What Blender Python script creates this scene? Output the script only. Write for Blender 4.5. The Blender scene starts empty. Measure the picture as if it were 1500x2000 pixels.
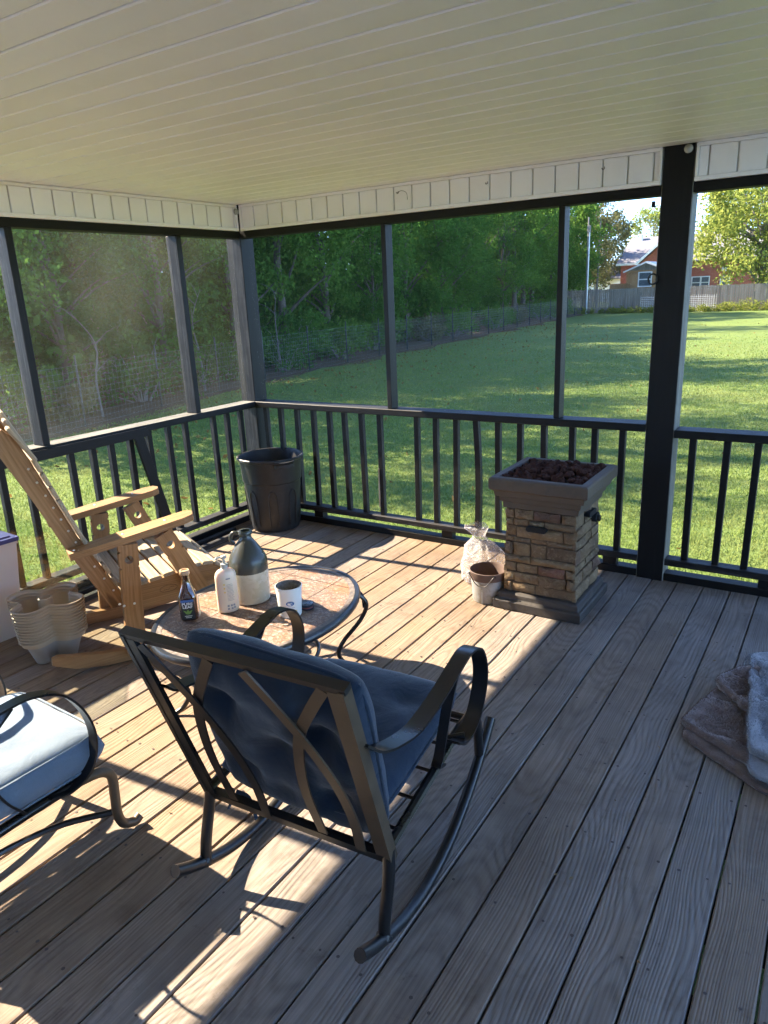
import bpy, math, random
import numpy as np
from mathutils import Vector, Matrix, noise as mnoise
random.seed(7); RNG = np.random.default_rng(11)
PI = math.pi; R = math.radians
SC = bpy.context.scene; COL = SC.collection

# ------------------------------------------------------------------ camera
cd = bpy.data.cameras.new('camera'); cam = bpy.data.objects.new('camera', cd); COL.objects.link(cam)
cm = Matrix(((0.8418240, -0.1247286, 0.5251429), (0.5381506, 0.2688493, -0.7988204), (-0.0415486, 0.9550722, 0.2934466)))
cam.matrix_world = Matrix.Translation((3.9939, -4.2695, 1.7444)) @ cm.to_4x4()
cd.sensor_fit = 'VERTICAL'; cd.sensor_height = 36.0; cd.lens = 36.0 * 1401.3 / 2000.0
cd.clip_start = 0.05; cd.clip_end = 2000
SC.camera = cam
# ------------------------------------------------------------------ sky, sun, exposure
SUN_EL = R(36.9); SUN_AZ = R(5.0)
w = bpy.data.worlds.new('World'); SC.world = w; w.use_nodes = True
wn = w.node_tree.nodes; wn.clear()
sky = wn.new('ShaderNodeTexSky'); sky.sky_type = 'NISHITA'; sky.sun_disc = False
sky.sun_elevation = SUN_EL; sky.sun_rotation = R(265); sky.air_density = 0.5; sky.dust_density = 0.0; sky.ozone_density = 3.0; sky.altitude = 1200
bg = wn.new('ShaderNodeBackground'); bg.inputs['Strength'].default_value = 0.14
wo = wn.new('ShaderNodeOutputWorld')
w.node_tree.links.new(sky.outputs[0], bg.inputs[0]); w.node_tree.links.new(bg.outputs[0], wo.inputs[0])
sl = bpy.data.lights.new('sun', 'SUN'); sl.energy = 3.7; sl.angle = R(0.55); sl.color = (1.0, 0.86, 0.66)
sun = bpy.data.objects.new('sun', sl); COL.objects.link(sun)
sd = Vector((math.cos(SUN_AZ) * math.cos(SUN_EL), math.sin(SUN_AZ) * math.cos(SUN_EL), -math.sin(SUN_EL)))
sun.rotation_euler = sd.to_track_quat('-Z', 'Y').to_euler(); sun.location = (-10, -2, 12)
vs = SC.view_settings; vs.view_transform = 'Standard'; vs.look = 'None'; vs.gamma = 1; vs.exposure = 3.03
vs.use_curve_mapping = False
SC.cycles.max_bounces = 6; SC.cycles.diffuse_bounces = 4; SC.cycles.transparent_max_bounces = 12
SC.cycles.use_adaptive_sampling = True; SC.cycles.adaptive_threshold = 0.03
SC.cycles.caustics_reflective = False; SC.cycles.caustics_refractive = False

# ------------------------------------------------------------------ helpers: meshes
class MB:
    """collects faces of one mesh"""
    def __init__(s): s.v = []; s.f = []; s.m = []
    def add(s, vs_, fs, mi=0):
        o = len(s.v); s.v += [tuple(q) for q in vs_]
        for i, f in enumerate(fs):
            s.f.append(tuple(o + k for k in f)); s.m.append(mi[i] if isinstance(mi, (list, tuple)) else mi)
    def box(s, x0, x1, y0, y1, z0, z1, c=0.0, mi=0, mat=None):
        """box, c = chamfer; mi may be six indices for -x +x -y +y -z +z"""
        ms = mi if isinstance(mi, (list, tuple)) else [mi] * 6
        cx, cy, cz = (x0 + x1) / 2, (y0 + y1) / 2, (z0 + z1) / 2; hx, hy, hz = (x1 - x0) / 2, (y1 - y0) / 2, (z1 - z0) / 2
        S = [(-1, -1, -1), (1, -1, -1), (1, 1, -1), (-1, 1, -1), (-1, -1, 1), (1, -1, 1), (1, 1, 1), (-1, 1, 1)]
        Q = [(0, 4, 7, 3), (1, 2, 6, 5), (0, 1, 5, 4), (3, 7, 6, 2), (0, 3, 2, 1), (4, 5, 6, 7)]
        if c <= 0:
            V = [(cx + a * hx, cy + b * hy, cz + d * hz) for a, b, d in S]
            if mat is not None: V = [tuple(mat @ Vector(q)) for q in V]
            s.add(V, Q, list(ms)); return
        V = []; ix = {}
        for k, (a, b, d) in enumerate(S):
            for ax in range(3):
                e = [hx - c, hy - c, hz - c]; e[ax] += c
                ix[(k, ax)] = len(V); V.append((cx + a * e[0], cy + b * e[1], cz + d * e[2]))
        F = []; M = []
        for fi, q in enumerate(Q):
            F.append(tuple(ix[(k, fi // 2)] for k in q)); M.append(ms[fi])
        for i, q in enumerate(Q):
            for j in range(4):
                a, b = q[j], q[(j + 1) % 4]
                for i2, q2 in enumerate(Q):
                    if i2 > i and a in q2 and b in q2:
                        F.append((ix[(b, i // 2)], ix[(a, i // 2)], ix[(a, i2 // 2)], ix[(b, i2 // 2)])); M.append(ms[i])
        for k, (a, b, d) in enumerate(S):
            t = (ix[(k, 0)], ix[(k, 1)], ix[(k, 2)])
            F.append(t if a * b * d > 0 else t[::-1]); M.append(ms[5 if d > 0 else 4])
        if mat is not None: V = [tuple(mat @ Vector(q)) for q in V]
        s.add(V, F, M)
    def tube(s, pts, r, n=8, mi=0, closed=False, cap=True):
        pts = [Vector(p) for p in pts]; N = len(pts); rr = r if isinstance(r, (list, tuple)) else [r] * N
        rings = []; up = None
        for i in range(N):
            a = pts[i - 1] if (i > 0 or closed) else pts[i]; b = pts[(i + 1) % N] if (i < N - 1 or closed) else pts[i]
            t = (b - a).normalized()
            if up is None:
                up = Vector((0, 0, 1)) if abs(t.z) < .9 else Vector((1, 0, 0))
            u = (up - t * up.dot(t)); u = u.normalized() if u.length > 1e-5 else t.orthogonal().normalized(); up = u
            q = t.cross(u)
            rings.append([pts[i] + (u * math.cos(2 * PI * k / n) + q * math.sin(2 * PI * k / n)) * rr[i] for k in range(n)])
        V = [p for rg in rings for p in rg]; F = []
        for i in range(N if closed else N - 1):
            j = (i + 1) % N
            for k in range(n): F.append((i * n + k, i * n + (k + 1) % n, j * n + (k + 1) % n, j * n + k))
        if cap and not closed: F.append(tuple(range(n))[::-1]); F.append(tuple((N - 1) * n + k for k in range(n)))
        s.add(V, F, mi)
    def strap(s, pts, side, wd, th, mi=0, closed=False):
        """flat bar swept along pts; side = width direction"""
        pts = [Vector(p) for p in pts]; side = Vector(side).normalized(); N = len(pts); V = []; F = []
        for i in range(N):
            a = pts[i - 1] if (i > 0 or closed) else pts[i]; b = pts[(i + 1) % N] if (i < N - 1 or closed) else pts[i]
            t = (b - a).normalized(); sd_ = (side - t * side.dot(t)).normalized(); nn = t.cross(sd_).normalized()
            for sx, sn in ((-1, -1), (1, -1), (1, 1), (-1, 1)): V.append(pts[i] + sd_ * sx * wd / 2 + nn * sn * th / 2)
        for i in range(N if closed else N - 1):
            j = (i + 1) % N
            for k in range(4): F.append((i * 4 + k, i * 4 + (k + 1) % 4, j * 4 + (k + 1) % 4, j * 4 + k))
        if not closed: F.append((3, 2, 1, 0)); e = (N - 1) * 4; F.append((e, e + 1, e + 2, e + 3))
        s.add(V, F, mi)
    def lathe(s, prof, n=28, cx=0, cy=0, cz=0, sx=1, sy=1, mi=0, shape=None, close_top=True, close_bot=True):
        V = []; F = []
        for (r, z) in prof:
            for k in range(n):
                a = 2 * PI * k / n; q = shape(a, z) if shape else 1.0
                V.append((cx + r * q * math.cos(a) * sx, cy + r * q * math.sin(a) * sy, cz + z))
        m = len(prof)
        for i in range(m - 1):
            for k in range(n): F.append((i * n + k, i * n + (k + 1) % n, (i + 1) * n + (k + 1) % n, (i + 1) * n + k))
        if close_bot: F.append(tuple(range(n))[::-1])
        if close_top: F.append(tuple((m - 1) * n + k for k in range(n)))
        s.add(V, F, mi)
    def prism(s, poly, z0, z1, mi=0, mat=None):
        n = len(poly); V = [(x, y, z0) for x, y in poly] + [(x, y, z1) for x, y in poly]
        F = [tuple(range(n))[::-1], tuple(range(n, 2 * n))] + [(k, (k + 1) % n, n + (k + 1) % n, n + k) for k in range(n)]
        if mat is not None: V = [tuple(mat @ Vector(q)) for q in V]
        s.add(V, F, mi)
    def mesh(s, name, mats, smooth=None):
        me = bpy.data.meshes.new(name); me.from_pydata(s.v, [], s.f); 
        for m in (mats if isinstance(mats, (list, tuple)) else [mats]): me.materials.append(m)
        me.polygons.foreach_set('material_index', s.m)
        if smooth is not None:
            me.polygons.foreach_set('use_smooth', [True] * len(me.polygons)); me.set_sharp_from_angle(angle=R(smooth))
        me.update(); return me

def link(name, data, parent=None, mat=None, label=None, cat=None, group=None, kind=None):
    o = bpy.data.objects.new(name, data); COL.objects.link(o)
    if parent is not None: o.parent = parent
    if mat is not None: o.matrix_basis = mat
    tag(o, label, cat, group, kind); return o
def tag(o, label=None, cat=None, group=None, kind=None):
    if label: o['label'] = label
    if cat: o['category'] = cat
    if group: o['group'] = group
    if kind: o['kind'] = kind
    return o
def thing(name, label, cat, loc=(0, 0, 0), rz=0, group=None):
    o = bpy.data.objects.new(name, None); COL.objects.link(o); o.location = loc; o.rotation_euler = (0, 0, rz); o.empty_display_size = .1
    return tag(o, label, cat, group)
def part(name, mb, mats, parent, smooth=None, mat=None, label=None, kind=None):
    return link(name, mb.mesh(name, mats, smooth), parent, mat, label=label, kind=kind)
def frame(origin, ydir, xdir):
    """matrix with local Y along ydir, X near xdir"""
    y = Vector(ydir).normalized(); x = Vector(xdir); x = (x - y * x.dot(y)).normalized(); z = x.cross(y)
    return Matrix(((x.x, y.x, z.x, origin[0]), (x.y, y.y, z.y, origin[1]), (x.z, y.z, z.z, origin[2]), (0, 0, 0, 1)))
def board(name, parent, p0, p1, wdir, wd, th, mats, c=.003, mi=0, label=None):
    """plank from p0 to p1, width along wdir; local Y is its length so the grain follows it"""
    p0, p1 = Vector(p0), Vector(p1); L = (p1 - p0).length; mb = MB()
    mb.box(-wd / 2, wd / 2, -L / 2, L / 2, -th / 2, th / 2, c, mi)
    return part(name, mb, mats, parent, None, frame((p0 + p1) / 2, p1 - p0, wdir), label=label)
def copy_tree(o, parent=None):
    c = o.copy(); COL.objects.link(c); c.parent = parent
    for ch in list(o.children):
        d = copy_tree(ch, c); d.matrix_basis = ch.matrix_basis
    return c
def spline(P, n=8):
    """Catmull-Rom through points"""
    P = [Vector(p) for p in P]; out = []
    for i in range(len(P) - 1):
        a = P[i - 1] if i else P[0] * 2 - P[1]; b, c = P[i], P[i + 1]; d = P[i + 2] if i + 2 < len(P) else P[-1] * 2 - P[-2]
        for k in range(n):
            t = k / n; out.append(.5 * ((2 * b) + (c - a) * t + (2 * a - 5 * b + 4 * c - d) * t * t + (3 * b - a - 3 * c + d) * t ** 3))
    return out + [P[-1]]

# ------------------------------------------------------------------ helpers: materials
class NT:
    def __init__(s, name):
        s.m = bpy.data.materials.new(name); s.m.use_nodes = True; s.t = s.m.node_tree; s.t.nodes.clear()
        s.out = s.n('ShaderNodeOutputMaterial')
    def n(s, typ, **kw):
        o = s.t.nodes.new(typ)
        for k, v in kw.items(): setattr(o, k, v)
        return o
    def l(s, a, b): s.t.links.new(a, b)
    def val(s, sock, v):
        if hasattr(v, 'is_output') or isinstance(v, bpy.types.NodeSocket): s.l(v, sock)
        else: sock.default_value = v
    def math(s, op, a, b=0.0, c=None):
        o = s.n('ShaderNodeMath', operation=op); s.val(o.inputs[0], a); s.val(o.inputs[1], b)
        if c is not None: s.val(o.inputs[2], c)
        return o.outputs[0]
    def mapr(s, v, a, b, c=0.0, d=1.0, smooth=False):
        o = s.n('ShaderNodeMapRange'); o.clamp = True
        if smooth: o.interpolation_type = 'SMOOTHSTEP'
        s.val(o.inputs[0], v)
        for i, q in enumerate((a, b, c, d)): s.val(o.inputs[i + 1], q)
        return o.outputs[0]
    def mix(s, f, a, b, typ='MIX'):
        o = s.n('ShaderNodeMix', data_type='RGBA', blend_type=typ); s.val(o.inputs[0], f)
        for i, q in ((6, a), (7, b)):
            if isinstance(q, tuple): o.inputs[i].default_value = (*q, 1) if len(q) == 3 else q
            else: s.l(q, o.inputs[i])
        return o.outputs[2]
    def noise(s, vec, scale, detail=3, rough=.55, dist=0.0):
        o = s.n('ShaderNodeTexNoise'); o.inputs['Scale'].default_value = scale; o.inputs['Detail'].default_value = detail
        o.inputs['Roughness'].default_value = rough; o.inputs['Distortion'].default_value = dist
        if vec is not None: s.l(vec, o.inputs['Vector'])
        return o.outputs[0]
    def coord(s, which='Object', scale=(1, 1, 1), offs=None):
        tc = s.n('ShaderNodeTexCoord'); mp = s.n('ShaderNodeMapping'); mp.inputs['Scale'].default_value = scale
        v = tc.outputs[which]
        if offs is not None:
            ad = s.n('ShaderNodeVectorMath', operation='ADD'); s.l(v, ad.inputs[0]); s.l(offs, ad.inputs[1]); v = ad.outputs[0]
        s.l(v, mp.inputs['Vector']); return mp.outputs[0]
    def rand(s): return s.n('ShaderNodeObjectInfo').outputs['Random']
    def randvec(s, k=37.0):
        r = s.rand(); o = s.n('ShaderNodeCombineXYZ')
        s.l(s.math('MULTIPLY', r, k), o.inputs[0]); s.l(s.math('MULTIPLY', r, k * 1.7), o.inputs[1]); s.l(s.math('MULTIPLY', r, k * .6), o.inputs[2])
        return o.outputs[0]
    def bsdf(s, col, rough=.6, bump=None, bstr=.3, bdist=.002, metal=0.0, spec=.5, **kw):
        b = s.n('ShaderNodeBsdfPrincipled'); 
        if isinstance(col, tuple): b.inputs['Base Color'].default_value = (*col, 1)
        else: s.l(col, b.inputs['Base Color'])
        s.val(b.inputs['Roughness'], rough); b.inputs['Metallic'].default_value = metal; b.inputs['Specular IOR Level'].default_value = spec
        for k, v in kw.items(): s.val(b.inputs[k], v)
        if bump is not None:
            bp = s.n('ShaderNodeBump'); bp.inputs['Strength'].default_value = bstr; bp.inputs['Distance'].default_value = bdist
            s.l(bump, bp.inputs['Height']); s.l(bp.outputs[0], b.inputs['Normal'])
        s.l(b.outputs[0], s.out.inputs['Surface']); return b

def wood_mat(name, light, dark, grey=None, grey_amt=.5, ring=.0075, rough=.75, bstr=.5, knot=True, contrast=1.0, stain=0.0, rot=0.0):
    """flat-sawn plank: growth rings cut lengthwise (local Y), knots, fine streaks, weathering"""
    t = NT(name); rv = t.randvec()
    rm = t.n('ShaderNodeMapping'); rm.inputs['Rotation'].default_value = (0, 0, rot); t.l(t.n('ShaderNodeTexCoord').outputs['Object'], rm.inputs['Vector']); loc = rm.outputs[0]
    ad = t.n('ShaderNodeVectorMath', operation='ADD'); t.l(loc, ad.inputs[0]); t.l(rv, ad.inputs[1]); co = ad.outputs[0]; sp = t.n('ShaderNodeSeparateXYZ'); t.l(loc, sp.inputs[0])
    low = t.n('ShaderNodeMapping'); low.inputs['Scale'].default_value = (.3, .22, .3); t.l(co, low.inputs['Vector'])
    n1 = t.noise(low.outputs[0], 1.6, 2); n2 = t.noise(low.outputs[0], 3.1, 2)
    u = t.math('ADD', sp.outputs[0], t.math('ADD', t.mapr(n1, .25, .75, -.04, .04), t.mapr(t.math('FRACT', t.math('MULTIPLY', t.rand(), 3.77)), 0, 1, -.09, .09)))
    v = t.math('ADD', sp.outputs[2], t.math('ADD', t.mapr(n2, .25, .75, .03, .11), t.math('MULTIPLY', t.math('POWER', t.math('FRACT', t.math('MULTIPLY', t.rand(), 7.31)), 1.1), .26)))
    r = t.math('SQRT', t.math('ADD', t.math('MULTIPLY', u, u), t.math('MULTIPLY', v, v)))
    kn = None
    if knot:
        km = t.n('ShaderNodeMapping'); km.inputs['Scale'].default_value = (2.6, .62, 0); t.l(co, km.inputs['Vector'])
        vo = t.n('ShaderNodeTexVoronoi'); vo.inputs['Scale'].default_value = 1.0; t.l(km.outputs[0], vo.inputs['Vector'])
        kn = t.mapr(vo.outputs['Distance'], .01, .17, 1, 0, True)
        r = t.math('ADD', r, t.math('MULTIPLY', t.math('MULTIPLY', kn, kn), .022))
    st = t.n('ShaderNodeMapping'); st.inputs['Scale'].default_value = (85, 1.3, 85); t.l(co, st.inputs['Vector'])
    streak = t.noise(st.outputs[0], 1.5, 4, .65)
    st2 = t.n('ShaderNodeMapping'); st2.inputs['Scale'].default_value = (12, 1.2, 12); t.l(co, st2.inputs['Vector'])
    wob = t.noise(st2.outputs[0], 1.4, 3)
    r = t.math('ADD', r, t.math('MULTIPLY', wob, .0045))
    ph = t.math('MULTIPLY', r, 2 * PI / ring)
    rg = t.math('MULTIPLY_ADD', t.math('SINE', ph), .5, .5)
    rg = t.math('POWER', rg, 1.8)
    f = t.math('ADD', t.math('MULTIPLY', rg, .32 * contrast), t.math('MULTIPLY', t.mapr(streak, .36, .68), .68 * contrast))
    col = t.mix(t.mapr(f, 0, 1.05), light, dark)
    blot = t.noise(co, 2.3, 4, .6)
    tone = t.math('ADD', t.mapr(t.rand(), 0, 1, -.5, .5), t.mapr(blot, .25, .75, -.35, .35))
    col = t.mix(t.mapr(tone, -.6, .6, 0, .55), col, tuple(c * .62 for c in dark), 'MIX') if grey is None else col
    if grey is not None:
        gcol = t.mix(t.mapr(f, 0, 1.05), grey, tuple(c * .36 for c in grey))
        ga = t.mapr(tone, -.55, .6, max(0, grey_amt - .45), min(1, grey_amt + .4))
        if name == 'deck_wood':      # grey also rises towards the right: cool shade tone painted into the colour
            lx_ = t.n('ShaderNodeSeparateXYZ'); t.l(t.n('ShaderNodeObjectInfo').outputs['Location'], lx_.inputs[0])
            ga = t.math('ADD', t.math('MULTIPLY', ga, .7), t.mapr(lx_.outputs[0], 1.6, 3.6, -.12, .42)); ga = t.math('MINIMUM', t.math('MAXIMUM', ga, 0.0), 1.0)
        col = t.mix(ga, col, gcol)
    if kn is not None: col = t.mix(t.mapr(kn, .80, .97, 0, .75, True), col, tuple(c * .35 for c in dark))
    if stain > 0:
        wc = t.coord('Object', offs=rv); sn = t.noise(wc, 5.0, 5, .7)
        col = t.mix(t.mapr(sn, .56, .76, 0, stain), col, tuple(c * .3 for c in dark))
    if name == 'deck_wood':      # foot-worn and damp-stained areas that run on over the joints
        wp = t.n('ShaderNodeNewGeometry').outputs['Position']; d1 = t.noise(wp, 1.7, 5, .65, .4); d2 = t.noise(wp, 11, 5, .75)
        col = t.mix(t.mapr(d1, .48, .70, 0, .42), col, tuple(c * .45 for c in dark)); col = t.mix(t.mapr(d2, .60, .74, 0, .5), col, tuple(c * .4 for c in dark))
    hgt = t.math('ADD', t.math('MULTIPLY', rg, -.7), t.math('MULTIPLY', streak, -.8))
    t.bsdf(col, rough, hgt, bstr, .0025, spec=.25)
    return t.m

def paint_wood(name, col, worn, amount, rough=.55):
    """stained / painted rough-sawn lumber, worn back to wood in streaks"""
    t = NT(name); rv = t.randvec(); co = t.coord(offs=rv)
    mp = t.n('ShaderNodeMapping'); mp.inputs['Scale'].default_value = (55, 2.2, 55); t.l(co, mp.inputs['Vector'])
    s1 = t.noise(mp.outputs[0], 1.3, 5, .7, .6)
    s2 = t.noise(co, 7, 4, .65)
    k = t.math('ADD', t.math('MULTIPLY', s1, .7), t.math('MULTIPLY', s2, .3))
    c = t.mix(t.mapr(k, .62 - amount * .45, .80 - amount * .35, 0, min(1, .25 + amount)), col, worn)
    c = t.mix(t.mapr(s1, .35, .65, .45, 0), c, (.004, .004, .004))
    t.bsdf(c, rough, s1, .6, .003, spec=.22); return t.m

def plain(name, col, rough=.5, var=.12, vscale=6, bump=0.0, bscale=60, metal=0.0, spec=.5, dirt=None, dirt_amt=.4, **kw):
    t = NT(name); co = t.coord(offs=t.randvec(11)); n = t.noise(co, vscale, 4, .6)
    c = t.mix(t.mapr(n, .25, .75), tuple(x * (1 - var) for x in col), tuple(min(1, x * (1 + var)) for x in col))
    if dirt is not None:
        d = t.noise(co, vscale * 2.3, 6, .7, .4); c = t.mix(t.mapr(d, .52, .72, 0, dirt_amt), c, dirt)
    b = t.noise(co, bscale, 4, .6) if bump > 0 else None
    rr = t.mapr(n, .3, .7, max(.02, rough - .08), min(1, rough + .08))
    t.bsdf(c, rr, b, bump, .002, metal, spec, **kw); return t.m

def leaf_mat(name, a, b, trans=.4, back=None):
    t = NT(name); g = t.n('ShaderNodeNewGeometry'); co = t.coord('Object')
    n = t.noise(co, .7, 3, .6); f = t.math('ADD', t.math('MULTIPLY', g.outputs['Random Per Island'], .55), t.mapr(n, .3, .7, 0, .5))
    f = t.math('ADD', f, t.mapr(t.rand(), 0, 1, -.2, .2))
    c = t.mix(t.mapr(f, 0, 1), a, b)
    d = t.n('ShaderNodeBsdfDiffuse'); tr = t.n('ShaderNodeBsdfTranslucent')
    t.l(c, d.inputs[0]); c2 = t.mix(.5, c, tuple(min(1, x * 1.7) for x in b)); t.l(c2, tr.inputs[0])
    m1 = t.n('ShaderNodeMixShader'); m1.inputs[0].default_value = trans; t.l(d.outputs[0], m1.inputs[1]); t.l(tr.outputs[0], m1.inputs[2])
    t.l(m1.outputs[0], t.out.inputs['Surface']); return t.m

def glassy(name, tint, gloss=.9, rough=.02):
    t = NT(name); tr = t.n('ShaderNodeBsdfTransparent'); tr.inputs[0].default_value = (*tint, 1)
    gl = t.n('ShaderNodeBsdfGlossy'); gl.inputs['Roughness'].default_value = rough
    fr = t.n('ShaderNodeFresnel'); fr.inputs[0].default_value = 1.5
    m = t.n('ShaderNodeMixShader'); t.l(t.math('MULTIPLY', fr.outputs[0], gloss), m.inputs[0]); t.l(tr.outputs[0], m.inputs[1]); t.l(gl.outputs[0], m.inputs[2])
    t.l(m.outputs[0], t.out.inputs['Surface']); return t.m

M = {}
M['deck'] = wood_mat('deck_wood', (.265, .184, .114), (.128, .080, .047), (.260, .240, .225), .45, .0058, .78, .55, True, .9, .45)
def pine(name, rot): return wood_mat(name, (.38, .215, .095), (.22, .110, .040), None, 0, .009, .6, .35, True, 1.05, .3, rot)
M['pine'] = pine('amber_pine', 0); M['pine_x'] = pine('amber_pine_lengthwise', PI / 2); M['pine_st'] = pine('amber_pine_stile', -R(23))
M['pine_seat'] = wood_mat('weathered_pine', (.44, .33, .20), (.23, .15, .08), (.33, .29, .23), .35, .010, .7, .4, True, .9, .25)
M['black'] = paint_wood('black_stained_lumber', (.0065, .0062, .0062), (.045, .040, .036), .09)
M['worn'] = paint_wood('worn_black_lumber', (.016, .015, .015), (.105, .098, .09), .32, .6)
M['bare'] = paint_wood('grey_bare_lumber', (.13, .125, .11), (.25, .24, .21), .5, .75)

# ------------------------------------------------------------------ the ground
GZ = -0.60
def lawn_material():
    t = NT('lawn_grass'); co = t.coord('Object')
    n = t.noise(co, .45, 5, .65); n2 = t.noise(co, 9, 5, .7); st = t.coord('Object', (40, 40, 40)); n3 = t.noise(st, 1.0, 4, .7)
    c = t.mix(t.mapr(n, .3, .7), (.120, .178, .042), (.170, .215, .056))
    c = t.mix(t.mapr(n2, .45, .75, 0, .45), c, (.20, .22, .08))
    c = t.mix(t.mapr(n3, .35, .7, .35, 0), c, (.075, .125, .03))
    h = t.math('ADD', t.math('MULTIPLY', n3, .7), t.math('MULTIPLY', n2, .4))
    t.bsdf(c, .85, h, 1.0, .05, spec=.15); return t.m
mb = MB()
gx = [-400, -60, -20, -8, 0, 8, 30, 400]; gy = [-60, -10, 0, 10, 25, 60, 120, 600]
V = [(x, y, GZ) for y in gy for x in gx]; F = [(j * 8 + i, j * 8 + i + 1, (j + 1) * 8 + i + 1, (j + 1) * 8 + i) for j in range(7) for i in range(7)]
mb.add(V, F); lawn = link('lawn', mb.mesh('lawn', lawn_material()), kind='structure')
def fence_x(y):
    """x of the wire fence along the wood"""
    return float(np.interp(y, [-12, 3.7, 12, 20.3, 41.7, 54], [-6.2, -8.6, -10.6, -11.4, -13.3, -14.6]))
t = NT('leaf_litter'); co = t.coord('Object'); n = t.noise(co, 1.1, 4, .65); n2 = t.noise(co, 18, 5, .7)
c = t.mix(t.mapr(n2, .3, .7), (.055, .035, .02), (.17, .115, .07)); c = t.mix(t.mapr(n, .5, .72, 0, .7), c, (.035, .055, .015))
t.bsdf(c, .9, n2, .9, .03, spec=.1); M['litter'] = t.m
mb = MB(); V = []; F = []; ys = np.linspace(-12, 60, 49)
for i, y in enumerate(ys):
    e = fence_x(y) + .45 + .35 * math.sin(i * 1.7) + .2 * math.sin(i * 4.1)
    V += [(e, y, GZ + .006), (e - 2, y, GZ + .012), (e - 45, y, GZ + .03)]
for i in range(len(ys) - 1):
    for k in range(2): F.append((i * 3 + k, (i + 1) * 3 + k, (i + 1) * 3 + k + 1, i * 3 + k + 1))
mb.add(V, F); link('forest_floor', mb.mesh('forest_floor', M['litter']), kind='structure')

# ------------------------------------------------------------------ porch: deck
DX0, DX1, DY0 = 0.0, 4.95, -4.9
deck = link('deck', None, kind='structure')
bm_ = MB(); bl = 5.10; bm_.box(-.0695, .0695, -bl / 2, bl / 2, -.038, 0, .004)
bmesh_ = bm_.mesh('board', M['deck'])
g0 = 3.2676 - 23 * .145
bi = 0; x = g0 - .145
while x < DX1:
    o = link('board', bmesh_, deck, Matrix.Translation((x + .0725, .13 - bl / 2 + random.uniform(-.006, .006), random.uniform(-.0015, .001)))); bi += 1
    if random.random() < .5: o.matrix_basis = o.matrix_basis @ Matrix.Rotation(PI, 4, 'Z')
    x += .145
M['nail'] = plain('rusty_nail', (.05, .035, .028), .6)
mb = MB(); x = g0 - .145
while x < 4.9:
    for jy in np.arange(-4.7, .1, .40):
        for dx in (.028, .117):
            if random.random() < .9:
                cx, cy = x + dx + random.uniform(-.008, .008), jy + random.uniform(-.012, .012); r_ = random.uniform(.0042, .0062)
                mb.add([(cx + r_ * math.cos(a), cy + r_ * math.sin(a), .0022) for a in np.arange(6) * PI / 3], [tuple(range(6))])
    x += .145
part('nail_heads', mb, M['nail'], deck, kind='stuff')
mb = MB()
for jy in np.arange(-4.7, .1, .40): mb.box(-.05, DX1, jy - .019, jy + .019, -.23, -.04)
part('joists', mb, M['worn'], deck)
board('rim_joist', deck, (-.14, .15, -.135), (DX1, .15, -.135), (0, 0, 1), .19, .038, M['worn'])
board('rim_joist', deck, (-.10, -4.95, -.135), (-.10, .13, -.135), (0, 0, 1), .19, .038, M['worn'])
# small litter lying on the boards
M['leafdry'] = plain('dry_leaf', (.20, .13, .06), .8)
mb = MB()
for _ in range(90):
    x, y = random.uniform(.4, 4.2), random.uniform(-3.8, -.1); a = random.uniform(0, 6.28); s = random.uniform(.004, .012)
    mb.add([(x + s * math.cos(a), y + s * math.sin(a), .003), (x + .4 * s * math.cos(a + 1.6), y + .4 * s * math.sin(a + 1.6), .006), (x - s * math.cos(a), y - s * math.sin(a), .004), (x + .4 * s * math.cos(a - 1.6), y + .4 * s * math.sin(a - 1.6), .003)], [(0, 1, 2, 3)])
link('crumbs', mb.mesh('crumbs', M['leafdry']), label='tiny dry leaf crumbs scattered over the deck boards', cat='debris', kind='stuff')

# ------------------------------------------------------------------ porch: ceiling, fascia, roof, house wall
M['vinyl'] = plain('cream_vinyl', (.88, .85, .875), .42, .03, 1.2, .08, 25, dirt=(.45, .42, .34), dirt_amt=.10)
M['vinyl_groove'] = plain('vinyl_groove', (.62, .59, .55), .5, .03)
ceil = link('porch_ceiling', None, kind='structure')
mb = MB(); L = 5.3
# one soffit plank: flat face, rounded lock edges
mb.box(-L / 2, L / 2, -.0595, .0595, 0, .012, .0035); sm = mb.mesh('soffit_panel', M['vinyl'])
y = -.068; k = 0
while y > -5.2:
    link('soffit_panel', sm, ceil, Matrix.Translation((2.5, y, 2.4005 + (.0012 if k % 2 else 0)))); y -= .128; k += 1
mb = MB(); mb.box(-.15, 5.15, -5.3, .0, 2.4135, 2.42); part('backing_sheet', mb, M['vinyl_groove'], ceil)
mb = MB(); mb.box(-.16, 5.2, -9.5, .16, 2.47, 2.62); part('roof_deck', mb, plain('grey_shingle', (.12, .115, .11), .9), ceil)
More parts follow.
